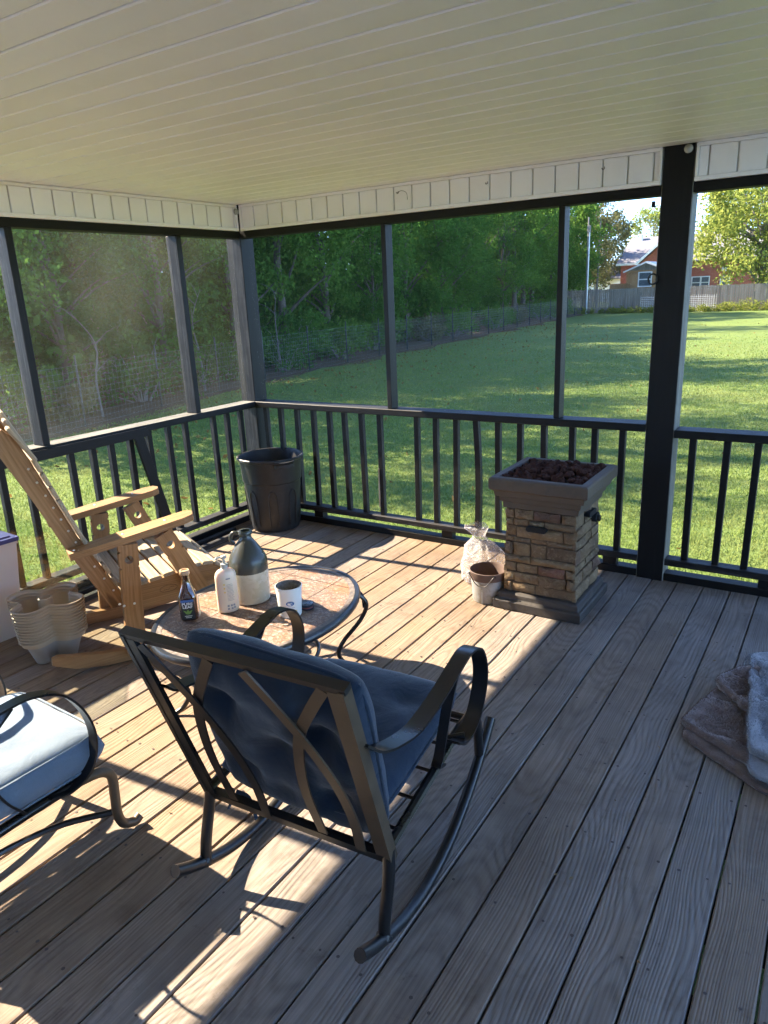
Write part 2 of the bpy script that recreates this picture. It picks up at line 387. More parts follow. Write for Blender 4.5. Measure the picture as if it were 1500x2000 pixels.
# siding strips over the header beams (fascia)
def fascia(name, lab, along, a0, a1, first, pitch, z0=2.222, z1=2.398):
    th = thing(name, lab, 'fascia')
    def put(nm, u0, u1, d0, d1, zz0, zz1, c=.002, mat=M['vinyl'], sm=None):
        mb = MB()
        if along == 'x': mb.box(u0, u1, d0, d1, zz0, zz1, c)
        else: mb.box(-d1, -d0, u0, u1, zz0, zz1, c)
        return part(nm, mb, mat, th)
    # d is depth behind the inner face (negative = proud of it)
    put('backing_strip', a0, a1, .012, .03, z0, z1, 0, M['vinyl_groove'])
    put('header_filler', a0, a1, .0305, .125, 2.2195, 2.468, 0, M['worn'])
    put('top_trim', a0, a1, -.016, .011, z1 - .016, z1 + .0015, .003)
    put('bottom_trim', a0, a1, -.018, .011, z0 - .003, z0 + .019, .003)
    put('end_trim', a0, a0 + .014, -.0155, .011, z0 + .0195, z1 - .0165, .002); put('end_trim', a1 - .014, a1, -.0155, .011, z0 + .0195, z1 - .0165, .002)
    u = first
    while u > a0: u -= pitch
    while u < a1:
        b0, b1 = max(u + .003, a0 + .015), min(u + pitch - .005, a1 - .015)
        if b1 - b0 > .01: put('siding_panel', b0, b1, -.004 + random.uniform(0, .0015), .0115, z0 + .0195, z1 - .0165, .003)
        u += pitch
    return th
fascia('fascia', 'cream siding strip above the long back screen opening', 'x', .028, 3.022, 1.37, .1343)
fascia('fascia', 'cream siding strip right of the thick black post', 'x', 3.188, 5.0, 3.25, .1343)
fascia('fascia', 'cream siding strip above the left screen opening', 'y', -4.85, -.016, -1.782, .1335)
hw = thing('house_wall', 'house wall behind the porch, cream lap siding', 'wall')
mb = MB(); mb.box(-.2, 9.0, -5.4, -5.0, -.6, 2.45); part('wall', mb, M['vinyl'], hw)

# ------------------------------------------------------------------ porch: posts, rails, screens
BK = [M['black'], M['worn'], M['bare']]
def post(name, label, x0, x1, y0, y1, z0, z1, mats, sides):
    th = thing(name, label, 'post', ((x0 + x1) / 2, (y0 + y1) / 2, z0))
    mb = MB(); hx, hy, L = (x1 - x0) / 2, (y1 - y0) / 2, z1 - z0
    # local Y is up
    mb.box(-hx, hx, 0, L, -hy, hy, .004, sides)
    part('shaft', mb, mats, th, None, Matrix.Rotation(PI / 2, 4, 'X'))
    return th
# local -x,+x,-y(bottom),+y(top),-z(world +y),+z(world -y)
post('outer_post', 'black post at the far right end of the back railing', 4.952, 5.09, -.004, .140, -.02, 2.466, BK, [1, 1, 0, 0, 1, 0])
cp = post('corner_post', 'black corner post between the left and back railings', -.142, .004, -.001, .142, -.02, 2.466, BK, [1, 0, 0, 0, 1, 1])
mp_ = post('thick_post', 'thick black post in front of the lawn on the right', 3.026, 3.184, -.004, .140, -.02, 2.466, BK, [2, 2, 0, 0, 1, 0])
M['iron'] = plain('dark_iron', (.03, .026, .024), .5, .2, 20, .2, 80, .6)
M['steel'] = plain('galvanised_steel', (.42, .42, .41), .45, .15, 30, .1, 90, .8, dirt=(.2, .12, .07), dirt_amt=.5)
mb = MB(); mb.tube([(3.026 - .012 + .024 * math.cos(a), -.012, 1.748 + .027 * math.sin(a)) for a in np.linspace(0, 2 * PI, 18)[:-1]], .0045, 6, closed=True)
link('iron_ring', mb.mesh('iron_ring', M['iron'], 40), label='small dark iron ring on the left edge of the thick post', cat='ring')
mb = MB(); mb.lathe([(.0, -.02), (.012, -.02), (.014, 0), (.02, .003), (.022, .014), (.012, .022)], 14)
ob = link('hook_bolt', mb.mesh('hook_bolt', M['steel'], 40), None, Matrix.Translation((3.152, -.012, 2.375)) @ Matrix.Rotation(PI / 2, 4, 'X'), 'round bolt cap near the top of the thick post', 'bolt')
ob = link('hook_bolt', mb.mesh('hook_bolt', M['steel'], 40), None, Matrix.Translation((.014, -.02, 2.352)) @ Matrix.Rotation(PI / 2, 4, 'X'), 'small bolt cap at the top of the corner post', 'bolt')

def railing(name, label, axis, a0, a1, bals, mull_gap=(), rail_top=.949, top_d=(-.012, .128), worn_from=None):
    """axis 'x': back wall at y=0 (depth +y); axis 'y': left wall at x=0 (depth -x)"""
    th = thing(name, label, 'railing')
    W = (lambda u, d, z: (u, d, z)) if axis == 'x' else (lambda u, d, z: (-d, u, z))
    dv = Vector(W(0, 1, 0))
    flip = 1 if axis == 'x' else -1
    def bar(nm, z0, z1, d0, d1, mi):
        p0, p1 = Vector(W(a0, (d0 + d1) / 2, (z0 + z1) / 2)), Vector(W(a1, (d0 + d1) / 2, (z0 + z1) / 2))
        return board(nm, th, p0, p1, Vector(W(0, 1, 0)), d1 - d0, z1 - z0, BK, .004, mi)
    # local x = depth outward, local z: x cross y -> for axis x: (+y) x (+x) = -z ; axis y: (-x) x (+y) = -z  => -z local is up
    bar('top_rail', rail_top - .045, rail_top, *top_d, [0, 1, 0, 0, 2 if axis == 'y' else 1, 0])
    bar('bottom_rail', .100, .141, .0, .088, [1, 1, 0, 0, 1, 0])
    bar('sole_plate', .0005, .048, .006, .09, [0, 0, 0, 0, 1, 0])
    zb, zt = .1412, rail_top - .0452
    for i, b in enumerate(bals):
        u, w_ = b if isinstance(b, tuple) else (b, .037)
        wob = random.uniform(-.004, .004)
        p0, p1 = W(u + wob, .045, zb), W(u - wob, .045, zt)
        board('baluster', th, p0, p1, W(1, 0, 0), w_, .038, BK, .003, [1, 1, 0, 0, 0, 0])
    for u in np.arange(a0 + .55, a1 - .1, 1.15):
        board('spacer_block', th, W(u, .045, .0485), W(u, .045, .0995), W(1, 0, 0), .085, .06, BK, .002, 0)
    return th
backb = [.073, .22, .384, .547, .70, .844, .998, 1.156, 1.465, 1.616, 1.774, 2.086, 2.238, 2.402, 2.585, 2.724, 2.888]
rb = railing('porch_railing', 'long black baluster railing along the back of the deck', 'x', .0045, 3.0255, backb)
# one warped baluster
mb = MB(); pts = [(1.936 + .013 * math.sin(3.1 * q) - .012 * q, .045, .1412 + (.9038 - .1412) * q) for q in np.linspace(0, 1, 10)]
mb.strap(pts, (1, 0, 0), .038, .037); part('baluster', mb, [M['black']], rb, label='warped bowed baluster with a worn face')
# splintered one
board('splinter', rb, (1.138, .024, .2), (1.143, .022, .5), (1, 0, 0), .012, .006, M['bare'], .001)
railing('porch_railing', 'black baluster railing right of the thick post', 'x', 3.1845, 4.95, [3.285, 3.459, 3.612, 3.77, 3.92, 4.07] + list(np.arange(4.23, 4.9, .155)), rail_top=.925)
leftb = [-.135, -.286, -.431, -.712, -.87, -1.043, -1.205, -1.359, -1.498, -1.654, -1.95, -2.11, -2.265, -2.42, -2.575, -2.73, -2.885] + list(np.arange(-3.2, -4.8, -.155))
lr = railing('porch_railing', 'sunlit left baluster railing behind the wooden rocker', 'y', -4.9, -.0015, leftb)
board('leaning_slat', lr, (.03, -.985, .03), (.022, -1.19, .925), (0, 1, 0), .075, .02, BK, .002, 0, 'loose board leaning against the balusters')
board('top_ledger', lr, (.022, -2.6, .905), (.022, -1.10, .905), (0, 0, 1), .06, .019, BK, .002, 0)
for k, (xx, zz) in enumerate(((.10, .019), (.20, .018))):
    board('loose_rail', lr, (xx, -2.05, zz), (xx - .02, -.45, zz), (1, 0, 0), .04, .036, BK, .003, [1, 1, 0, 0, 1, 1])

def screen_mat(name, fac, dust, streak):
    """fine insect mesh: mostly see-through, dust on it catches the sun"""
    t = NT(name); co = t.coord('Object', (1, 1, 1))
    n = t.noise(t.coord('Object', (1.6, 1.6, .8)), 1.0, 2, .5, .3); n2 = t.noise(co, 60, 3, .7)
    f = t.math('ADD', t.mapr(n, .35, .75, fac, fac + streak, True), t.mapr(n2, .62, .8, 0, dust))
    tr = t.n('ShaderNodeBsdfTransparent'); d = t.n('ShaderNodeBsdfDiffuse'); d.inputs[0].default_value = (.30, .29, .26, 1)
    tl = t.n('ShaderNodeBsdfTranslucent'); tl.inputs[0].default_value = (.30, .30, .26, 1)
    m0 = t.n('ShaderNodeMixShader'); m0.inputs[0].default_value = .55; t.l(d.outputs[0], m0.inputs[1]); t.l(tl.outputs[0], m0.inputs[2])
    m = t.n('ShaderNodeMixShader'); t.l(f, m.inputs[0]); t.l(tr.outputs[0], m.inputs[1]); t.l(m0.outputs[0], m.inputs[2])
    t.l(m.outputs[0], t.out.inputs['Surface']); return t.m
M['screen_l'] = screen_mat('dusty_screen', .025, .025, .075)
M['screen_b'] = screen_mat('clean_screen', .03, .0, .02)
def screen_wall(name, label, axis, a0, a1, mulls, mdepth, mw, mat, hz=2.169, rt=.950):
    th = thing(name, label, 'screen wall')
    W = (lambda u, d, z: (u, d, z)) if axis == 'x' else (lambda u, d, z: (-d, u, z))
    hc = (hz + 2.2185) / 2
    board('header_beam', th, W(a0, .045, hc), W(a1, .045, hc), W(0, 1, 0), .09, 2.2185 - hz, BK, .003, 0)
    for u in mulls:
        board('mullion', th, W(u, mdepth / 2 + .002, rt + .0005), W(u, mdepth / 2 + .002, hz - .0005), W(1, 0, 0), mw, mdepth, BK, .003,
              [0, 0, 0, 0, 0, 0] if axis == 'x' else [1, 1, 0, 0, 0, 0])
    ed = sorted([a0] + list(mulls) + [a1])
    for i in range(len(ed) - 1):
        u0, u1 = ed[i] + (mw / 2 if i else 0), ed[i + 1] - (mw / 2 if i < len(ed) - 2 else 0)
        mb = MB(); d = mdepth * .8; mb.add([W(u0, d, rt), W(u1, d, rt), W(u1, d, hz), W(u0, d, hz)], [(0, 1, 2, 3)]); part('insect_screen', mb, mat, th)
    return th
screen_wall('screen_wall', 'back screen opening with two slim mullions facing the lawn', 'x', .0045, 3.0255, [1.272, 2.487], .088, .036, M['screen_b'])
screen_wall('screen_wall', 'screen opening right of the thick post', 'x', 3.1845, 4.95, [4.45], .088, .036, M['screen_b'], rt=.926)
screen_wall('screen_wall', 'dusty left screen opening with sunlit mullions', 'y', -4.9, -.0015, [-.60, -1.82, -3.02, -4.2], .105, .046, M['screen_l'])
# wire hooks on the fascia
mb = MB(); mb.tube([(0, 0, 0), (0, -.012, 0), (.006, -.016, -.008), (.016, -.014, -.004), (.014, -.013, .006)], .002, 5)
hk = mb.mesh('wire_hook', M['iron'], 40)
for (hx, hz_, lb) in ((2.71, 2.335, 'tiny wire hook on cream siding nearest the thick post'), (2.02, 2.335, 'tiny wire hook on cream siding, middle of three'), (1.40, 2.345, 'tiny wire hook with dangling string on cream siding')):
    link('wire_hook', hk, None, Matrix.Translation((hx, -.005, hz_)), lb, 'hook', 'wire hooks on the fascia')
mb = MB(); mb.tube(spline([(1.41, -.018, 2.345), (1.44, -.02, 2.352), (1.475, -.02, 2.335), (1.482, -.02, 2.295)], 6), .0012, 4)
link('string', mb.mesh('string', M['iron'], 40), label='dark string hanging from a hook on the fascia', cat='string')
mb = MB(); mb.tube([(2.975, .07, 2.145), (2.975, .05, 2.13), (2.985, .04, 2.118), (3.0, .045, 2.125)], .0035, 5); mb.box(2.966, 2.984, .055, .075, 2.12, 2.15, .002)
link('latch', mb.mesh('latch', M['iron'], 40), label='small dark latch high against the screen beside the thick post', cat='latch')

# ------------------------------------------------------------------ furniture materials
def fabric(name, col, col2):
    t = NT(name); co = t.coord('Object'); n = t.noise(co, 4, 4, .6); wv = t.n('ShaderNodeTexWave'); wv.inputs['Scale'].default_value = 160; t.l(co, wv.inputs['Vector'])
    n2 = t.noise(co, 420, 2, .6)
    c = t.mix(t.mapr(n, .3, .7), col, col2); c = t.mix(t.mapr(n2, .3, .7, .25, 0), c, tuple(x * .5 for x in col))
    big = t.noise(co, 9, 3, .55, .6)
    h = t.math('ADD', t.math('MULTIPLY', n2, .12), t.math('MULTIPLY', big, 1.0))
    t.bsdf(c, .9, h, .35, .02, spec=.15, **{'Sheen Weight': .25}); return t.m
M['blue'] = fabric('navy_cushion', (.0075, .017, .034), (.013, .028, .054))
M['blue_pale'] = fabric('faded_blue_cushion', (.12, .165, .225), (.16, .21, .27))
M['metal'] = plain('bronze_black_metal', (.010, .010, .011), .34, .25, 9, .12, 120, .2, .5, dirt=(.06, .035, .02), dirt_amt=.22)
M['metal_worn_lit'] = plain('rusty_lit_metal', (.085, .060, .038), .45, .3, 14, .2, 120, .3, .5, dirt=(.11, .068, .04), dirt_amt=.7)  # rust-brown also carries sunlight bounced onto the right stile and straps, painted in

def pillow(w_, d_, h_, nx=26, ny=26, pw=5, wrinkle=.006, seed=0, tufts=(), sag=0.0):
    """closed boxy cushion centred on origin, rounded edges"""
    mb = MB(); V = []; F = []; top = {}; bot = {}
    for j in range(ny + 1):
        for i in range(nx + 1):
            u, v = -1 + 2 * i / nx, -1 + 2 * j / ny
            uu, vv = math.sin(u * PI / 2) * .35 + u * .65, math.sin(v * PI / 2) * .35 + v * .65
            e = max(0, 1 - abs(uu) ** pw) ** .5 * max(0, 1 - abs(vv) ** pw) ** .5
            cr = 1 - .05 * (abs(uu) ** 4) * (abs(vv) ** 4)
            x, y = uu * w_ / 2 * cr, vv * d_ / 2 * cr
            nz = mnoise.noise(Vector((x * 7 + seed, y * 7, seed))) * wrinkle + mnoise.noise(Vector((x * 22 + seed, y * 16, seed + 3))) * wrinkle * .4
            dz = sum(-t_[2] * math.exp(-((x - t_[0]) ** 2 + (y - t_[1]) ** 2) / .003) for t_ in tufts)
            z = h_ / 2 * e + (nz + dz) * e - sag * (1 - uu * uu) * (1 - vv * vv)
            top[i, j] = len(V); V.append((x, y, z))
            if i in (0, nx) or j in (0, ny): bot[i, j] = top[i, j]
            else:
                bot[i, j] = len(V); nb = mnoise.noise(Vector((x * 8 + seed, y * 8, seed + 9))) * wrinkle
                dzb = sum(t_[2] * math.exp(-((x - t_[0]) ** 2 + (y - t_[1]) ** 2) / .003) for t_ in tufts)
                V.append((x, y, -h_ / 2 * e + (nb + dzb) * e - sag * (1 - uu * uu) * (1 - vv * vv)))
    for j in range(ny):
        for i in range(nx):
            F.append((top[i, j], top[i + 1, j], top[i + 1, j + 1], top[i, j + 1])); F.append((bot[i, j], bot[i, j + 1], bot[i + 1, j + 1], bot[i + 1, j]))
    mb.add(V, F); return mb
def rim_loop(w_, d_, n=60, pw=5):
    P = []
    for k in range(n):
        a = 2 * PI * k / n; c, s_ = math.cos(a), math.sin(a); r_ = (abs(c) ** 8 + abs(s_) ** 8) ** (-1 / 8)
        P.append((c * r_ * w_ / 2 * .975, s_ * r_ * d_ / 2 * .975, 0))
    return P

# ------------------------------------------------------------------ metal rocking chair with navy cushions
mc = thing('metal_rocking_chair', 'black metal rocking chair with navy blue cushions, seen from behind', 'rocking chair', (2.8155, -3.1765, 0), R(4.1))
HW = .315
for s in (-1, 1):
    x = s * HW
    pts = [(x, q, .022 + .83 * (q - .38) ** 2) for q in np.linspace(0, .935, 22)]
    mb = MB(); mb.tube(pts, .0185, 10); rk = part('rocker', mb, M['metal'], mc, 40)
    mb = MB(); mb.tube(spline([(x, .122, .080), (x, .135, .15), (x, .162, .24), (x * .985, .180, .325)], 5), .0175, 10)
    mb.tube([(x, .117, .078), (x, .128, .088)], .023, 10); part('leg', mb, M['metal'], mc, 40)
    mb = MB(); mb.tube(spline([(x, .822, .205), (x, .815, .27), (x, .795, .365), (x, .765, .405), (x, .70, .402), (x * .97, .60, .388)], 6), .0165, 10); part('leg', mb, M['metal'], mc, 40)
    # seat side rail
    mb = MB(); mb.tube([(x * .97, .17, .318), (x * .97, .45, .358), (x * .97, .70, .398)], .015, 8); part('seat_rail', mb, M['metal'], mc, 40)
    # arm: flat strap from the back, dipping, rising, curling round and back under
    ap = spline([(x * 1.02, .050, .735), (x * 1.06, .095, .695), (x * 1.10, .165, .672), (x * 1.12, .27, .655), (x * 1.12, .42, .668), (x * 1.12, .54, .695), (x * 1.12, .62, .706), (x * 1.12, .695, .680), (x * 1.12, .735, .615),
                 (x * 1.12, .738, .545), (x * 1.11, .708, .465), (x * 1.10, .655, .418), (x * 1.08, .595, .405), (x * 1.06, .555, .425)], 5)
    mb = MB(); mb.strap(ap, (1, 0, 0), .050, .007); arm = part('arm', mb, [M['metal']], mc, 35)
    mb = MB(); mb.strap(spline([(x * 1.12, .545, .692), (x * 1.12, .490, .62), (x * 1.10, .462, .53), (x * 1.06, .455, .44), (x * 1.0, .475, .385), (x * .99, .52, .365)], 6), (1, 0, 0), .030, .007); part('strut', mb, M['metal'], arm, 35)
    mb = MB(); mb.tube([(x * 1.10, .62, .412), (x * .95, .60, .40)], .011, 8); part('stub', mb, M['metal'], arm, 40)
# back frame: a leaning rectangle; u across, t up
B0, B1 = Vector((0, .180, .300)), Vector((0, -.022, .925)); BU = (B1 - B0)
def bp(u, t_, off=0.0):
    n_ = Vector((0, BU.z, -BU.y)).normalized()
    return Vector((u * (1 + .05 * t_), 0, 0)) + B0 + BU * t_ + n_ * off
BN = Vector((0, BU.z, -BU.y)).normalized()
for s in (-1, 1):
    mb = MB(); mb.strap([bp(s * .318, -.02), bp(s * .318, 1.0)], (1, 0, 0), .014, .034); mb.strap([bp(s * .298, -.01, -.012), bp(s * .298, .99, -.012)], (1, 0, 0), .036, .006)
    part('back_stile', mb, [M['metal_worn_lit'] if s > 0 else M['metal']], mc, 30)
mb = MB(); mb.strap([bp(-.328, 1.0), bp(.328, 1.0)], BU, .016, .028); part('top_rail', mb, M['metal'], mc, 30)
mb = MB(); mb.strap([bp(-.318, .0, -.003), bp(.318, .0, -.003)], BU, .030, .024); part('bottom_rail', mb, M['metal'], mc, 30)
for k, ox in enumerate((0.0, -.315)):
    A = spline([bp(.270 + ox, .985, -.012), bp(.215 + ox, .85, -.012), (bp(.155 + ox, .68, -.012)), bp(.120 + ox, .48, -.012), bp(.105 + ox, .28, -.012), bp(.112 + ox, .03, -.012)], 6)
    Bc = spline([bp(.060 + ox, .985, -.020), bp(.115 + ox, .84, -.020), bp(.175 + ox, .66, -.020), bp(.225 + ox, .45, -.020), bp(.245 + ox, .24, -.020), bp(.238 + ox, .03, -.020)], 6)
    for q, nm in ((A, 'back_strap'), (Bc, 'back_strap')):
        mb = MB(); mb.strap(q, (1, 0, 0), .031, .005); part(nm, mb, [M['metal_worn_lit'] if k == 0 else M['metal']], mc, 35)
mb = MB()
for q in np.linspace(.25, .70, 5): mb.tube([(-.30, q, .318 + (q - .17) * .15), (.30, q, .318 + (q - .17) * .15)], .006, 6)
part('seat_slings', mb, M['metal'], mc, 40)
mb = MB(); mb.tube([(-HW, .80, .35), (HW, .80, .35)], .012, 8); part('front_stretcher', mb, M['metal'], mc, 40)
sc_ = pillow(.56, .60, .115, 28, 28, 6, .008, 2, [(-.14, -.1, .02), (.14, -.1, .02), (-.14, .14, .02), (.14, .14, .02)])
cu = part('seat_cushion', sc_, M['blue'], mc, 60, Matrix.Translation((0, .47, .432)) @ Matrix.Rotation(R(7), 4, 'X'))
mb = MB(); mb.tube(rim_loop(.57, .61), .006, 6, closed=True); part('piping', mb, M['blue'], cu, 60)
bc = pillow(.54, .62, .15, 32, 36, 6, .020, 5, [(-.15, -.15, .05), (.15, -.15, .05), (-.15, .12, .05), (.15, .12, .05), (0, .0, .045), (0, -.2, .03)])
BM = frame(bp(.035, .475, .074), BU, (1, 0, 0)) @ Matrix.Rotation(R(-5), 4, 'Z')
cu = part('back_cushion', bc, M['blue'], mc, 60, BM)
mb = MB(); mb.tube(rim_loop(.55, .63), .006, 6, closed=True); part('piping', mb, M['blue'], cu, 60)
mb = MB(); mb.strap(spline([(-.20, -.02, .0), (-.19, .02, -.05), (-.17, .02, -.12)], 4), (0, 1, 0), .012, .003); mb.strap(spline([(-.22, -.02, .0), (-.25, .02, -.05), (-.26, .0, -.10)], 4), (0, 1, 0), .012, .003)
part('cushion_tie', mb, M['blue'], mc, None, Matrix.Translation((0, .19, .34)))

# ------------------------------------------------------------------ spring chair at the left edge
sch = thing('spring_chair', 'metal armchair with faded blue seat cushion at the left edge', 'armchair', (1.85, -3.10, 0), R(-2))
for s in (-1, 1):
    x = s * .255
    mb = MB(); mb.tube(spline([(x * .95, -.10, .300), (x * .95, -.02, .285), (x * .93, .02, .245), (x * .92, .022, .17), (x * .92, .020, .095), (x * .92, .035, .045), (x * .92, .075, .022), (x * .92, .10, .03)], 6), .0165, 10); part('leg', mb, M['metal_worn_lit'], sch, 40)
    mb = MB(); mb.tube(spline([(x * .95, -.10, .300), (x * .95, -.35, .295), (x * .95, -.50, .27), (x * .95, -.56, .15), (x * .95, -.62, .02)], 6), .0165, 10); part('leg', mb, M['metal'], sch, 40)
    ap = spline([(x, -.50, .62), (x * 1.04, -.38, .655), (x * 1.05, -.28, .672), (x * 1.06, -.20, .672), (x * 1.06, -.115, .635), (x * 1.06, -.055, .545), (x * 1.06, -.035, .44), (x * 1.05, -.065, .345), (x * 1.02, -.13, .305), (x * 1.0, -.20, .315)], 6)
    mb = MB(); mb.strap(ap, (1, 0, 0), .040, .007); arm = part('arm', mb, M['metal'], sch, 35)
    mb = MB(); mb.strap(spline([(x * 1.06, -.26, .668), (x * 1.06, -.335, .60), (x * 1.05, -.36, .50), (x * 1.02, -.33, .40), (x * 1.0, -.28, .32)], 6), (1, 0, 0), .03, .007); part('strut', mb, M['metal'], arm, 35)
    mb = MB(); mb.strap([(x * 1.05, -.48, .31), (x * 1.08, -.68, .95)], (1, 0, 0), .02, .03); part('back_stile', mb, M['metal'], sch, 30)
mb = MB(); mb.tube(spline([(.225, .018, .10), (.10, -.13, .085), (.04, -.33, .075), (.04, -.55, .07)], 6), .011, 8); part('stretcher', mb, M['metal'], sch, 40)
mb = MB(); mb.tube(spline([(-.225, .018, .10), (-.10, -.13, .085), (-.04, -.33, .075), (-.04, -.55, .07)], 6), .011, 8); part('stretcher', mb, M['metal'], sch, 40)
mb = MB(); mb.tube([(-.25, -.06, .292), (.25, -.06, .292)], .014, 8); part('front_rail', mb, M['metal'], sch, 40)
cu = part('seat_cushion', pillow(.53, .60, .135, 28, 28, 10, .007, 8), M['blue_pale'], sch, 60, Matrix.Translation((0, -.275, .378)))
mb = MB(); mb.tube([(px, py, .05) for px, py, _ in rim_loop(.515, .585)], .004, 6, closed=True); mb.tube([(px, py, -.05) for px, py, _ in rim_loop(.515, .585)], .004, 6, closed=True); part('piping', mb, M['blue_pale'], cu, 60)
part('back_cushion', pillow(.52, .62, .13, 20, 20, 6, .01, 4), M['blue_pale'], sch, 60, frame((0, -.565, .70), (0, -.30, .95), (1, 0, 0)))

# ------------------------------------------------------------------ wooden porch rocker
wc = thing('wooden_rocking_chair', 'amber pine porch rocker with moon-cut legs beside the left railing', 'rocking chair', (.80, -2.11, 0), R(-25))
M['galv'] = plain('galvanised_bolt', (.75, .74, .70), .35, .1, 20, metal=.9)
M['hole'] = M['pine']
def leg_with_hole(name, p_bot, p_top, wd, th, hz, hr, mats):
    """plank leg with a round hole hr at distance hz from its bottom; moon shaped insert"""
    p0, p1 = Vector(p_bot), Vector(p_top); L = (p1 - p0).length; mb = MB(); n = 20
    # front/back faces as ring between hole and a rectangle patch, then plain boxes above and below
    y0, y1 = hz - wd / 2, hz + wd / 2
    for (a, b) in ((0, y0), (y1, L)): mb.box(-wd / 2, wd / 2, a, b, -th / 2, th / 2, 0)
    inner = [(hr * math.cos(2 * PI * k / n), hz + hr * math.sin(2 * PI * k / n)) for k in range(n)]
    outer = []
    for k in range(n):
        c, s_ = math.cos(2 * PI * k / n), math.sin(2 * PI * k / n); q = wd / 2 / max(abs(c), abs(s_)); outer.append((c * q, hz + s_ * q))
    V = [(x, y, z) for z in (th / 2, -th / 2) for x, y in inner] + [(x, y, z) for z in (th / 2, -th / 2) for x, y in outer]; F = []
    for k in range(n):
        j = (k + 1) % n; F += [(k, 2 * n + k, 2 * n + j, j), (n + k, n + j, 3 * n + j, 3 * n + k), (k, j, n + j, n + k)]
        if abs(outer[k][0]) > wd / 2 - 1e-6 and abs(outer[j][0]) > wd / 2 - 1e-6: F.append((2 * n + k, 3 * n + k, 3 * n + j, 2 * n + j))
    mb.add(V, F)
    return part(name, mb, mats, wc, None, frame(p0, p1 - p0, (0, 1, 0)))
SX = .305
for s in (-1, 1):
    x = s * SX
    leg_with_hole('leg', (x + s * .02, .030, .045), (x + s * .02, .062, .622), .093, .036, .50, .021, M['pine'])
    leg_with_hole('leg', (x + s * .02, .500, .050), (x + s * .02, .238, .640), .095, .036, .575, .021, M['pine'])
    # arm: plank, rounded front, narrowed back
    poly = [(-.035, 0), (.045, 0), (.060, .12), (.065, .30), (.062, .55), (.045, .600), (.0, .615), (-.035, .605), (-.050, .57), (-.052, .30), (-.045, .12)]
    A0, A1 = Vector((x + s * .01, -.205, .622)), Vector((x + s * .01, .40, .702)); mb = MB()
    mb.prism([(q[0] * s, q[1]) for q in poly][::s], -.017, .017)
    ar = part('arm', mb, M['pine'], wc, None, frame(A0, A1 - A0, (1, 0, 0)))
    mb = MB()
    for q in (.03, .26, .47): mb.lathe([(.006, 0), (.0055, .003), (.003, .005)], 8, .01 * s, q, .017)
    part('bolt_heads', mb, M['galv'], ar, 40)
    # curved runner cut from a plank
    ro = [(-.355, .115), (-.36, .085), (-.26, .036), (-.12, .008), (.02, .0), (.2, .002), (.38, .012), (.55, .035), (.66, .06), (.66, .10), (.55, .085), (.38, .070), (.2, .065), (.02, .064), (-.12, .075), (-.26, .105), (-.33, .122)]
    mb = MB(); mb.prism(ro, -.018, .018); part('runner', mb, M['pine_x'], wc, None, Matrix.Translation((x - s * .018, 0, 0)) @ Matrix(((0, 0, 1, 0), (1, 0, 0, 0), (0, 1, 0, 0), (0, 0, 0, 1))))
    # seat side plank with scalloped top
    so = [(.02, .265), (.10, .262), (.30, .284), (.515, .335), (.525, .365), (.505, .398), (.47, .412), (.38, .415), (.28, .405), (.18, .392), (.09, .385), (.02, .395)]
    mb = MB(); mb.prism(so, -.018, .018); part('seat_side', mb, M['pine_x'], wc, None, Matrix.Translation((x - s * .018, 0, 0)) @ Matrix(((0, 0, 1, 0), (1, 0, 0, 0), (0, 1, 0, 0), (0, 0, 0, 1))))
    # tall back stile, front edge notched by the slats
    bo = [(-.045, .285), (.01, .292), (.02, .33), (-.135, .66), (-.215, .88), (-.285, 1.08), (-.33, 1.19), (-.375, 1.235), (-.43, 1.20), (-.405, 1.12), (-.30, .88), (-.205, .635)]
    mb = MB(); mb.prism(bo, -.017, .017); st = part('back_stile', mb, M['pine_st'], wc, None, Matrix.Translation((x - s * .056, 0, 0)) @ Matrix(((0, 0, 1, 0), (1, 0, 0, 0), (0, 1, 0, 0), (0, 0, 0, 1))))
    mb = MB()
    for k in range(11):
        tt = .06 + k * .088; yy, zz = np.interp(tt, [0, .38, .75, 1], [.0, -.148, -.245, -.315]), np.interp(tt, [0, .38, .75, 1], [.33, .64, .90, 1.09])
        for q in (0,):
            c = Vector((.0175 * 1, yy, zz)); mb.add([(.0175, yy + .006 * math.cos(a), zz + .006 * math.sin(a)) for a in np.arange(8) * PI / 4] + [(.0215, yy, zz)], [(j, (j + 1) % 8, 8) for j in range(8)])
    part('screw_heads', mb, M['galv'], wc, None, Matrix.Translation((x - s * .056, 0, 0)) @ (Matrix.Identity(4) if s > 0 else Matrix.Scale(-1, 4, (1, 0, 0))))
    mb = MB()
    for (yy, zz) in ((-.02, .33), (.0, .315)) + ((.05, .315), (-.16, .64)): mb.add([(.004, yy + .007 * math.cos(a), zz + .007 * math.sin(a)) for a in np.arange(8) * PI / 4] + [(.009, yy, zz)], [(j, (j + 1) % 8, 8) for j in range(8)])
    part('bolt_heads', mb, M['galv'], wc, None, Matrix.Translation((x + s * .036, 0, 0)) @ (Matrix.Identity(4) if s > 0 else Matrix.Scale(-1, 4, (1, 0, 0))))
sy = [(.035, .404, -5), (.105, .399, 3), (.175, .405, 5), (.245, .414, 7), (.315, .421, 6), (.385, .427, 3), (.452, .425, -6), (.508, .402, -42)]
for (yy, zz, an) in sy:
    c = Vector((0, yy, zz)); dv = Vector((0, math.cos(R(an)), math.sin(R(an))))
    board('seat_slat', wc, c - Vector((.318, 0, 0)), c + Vector((.318, 0, 0)), dv, .058, .02, M['pine_seat'], .004)
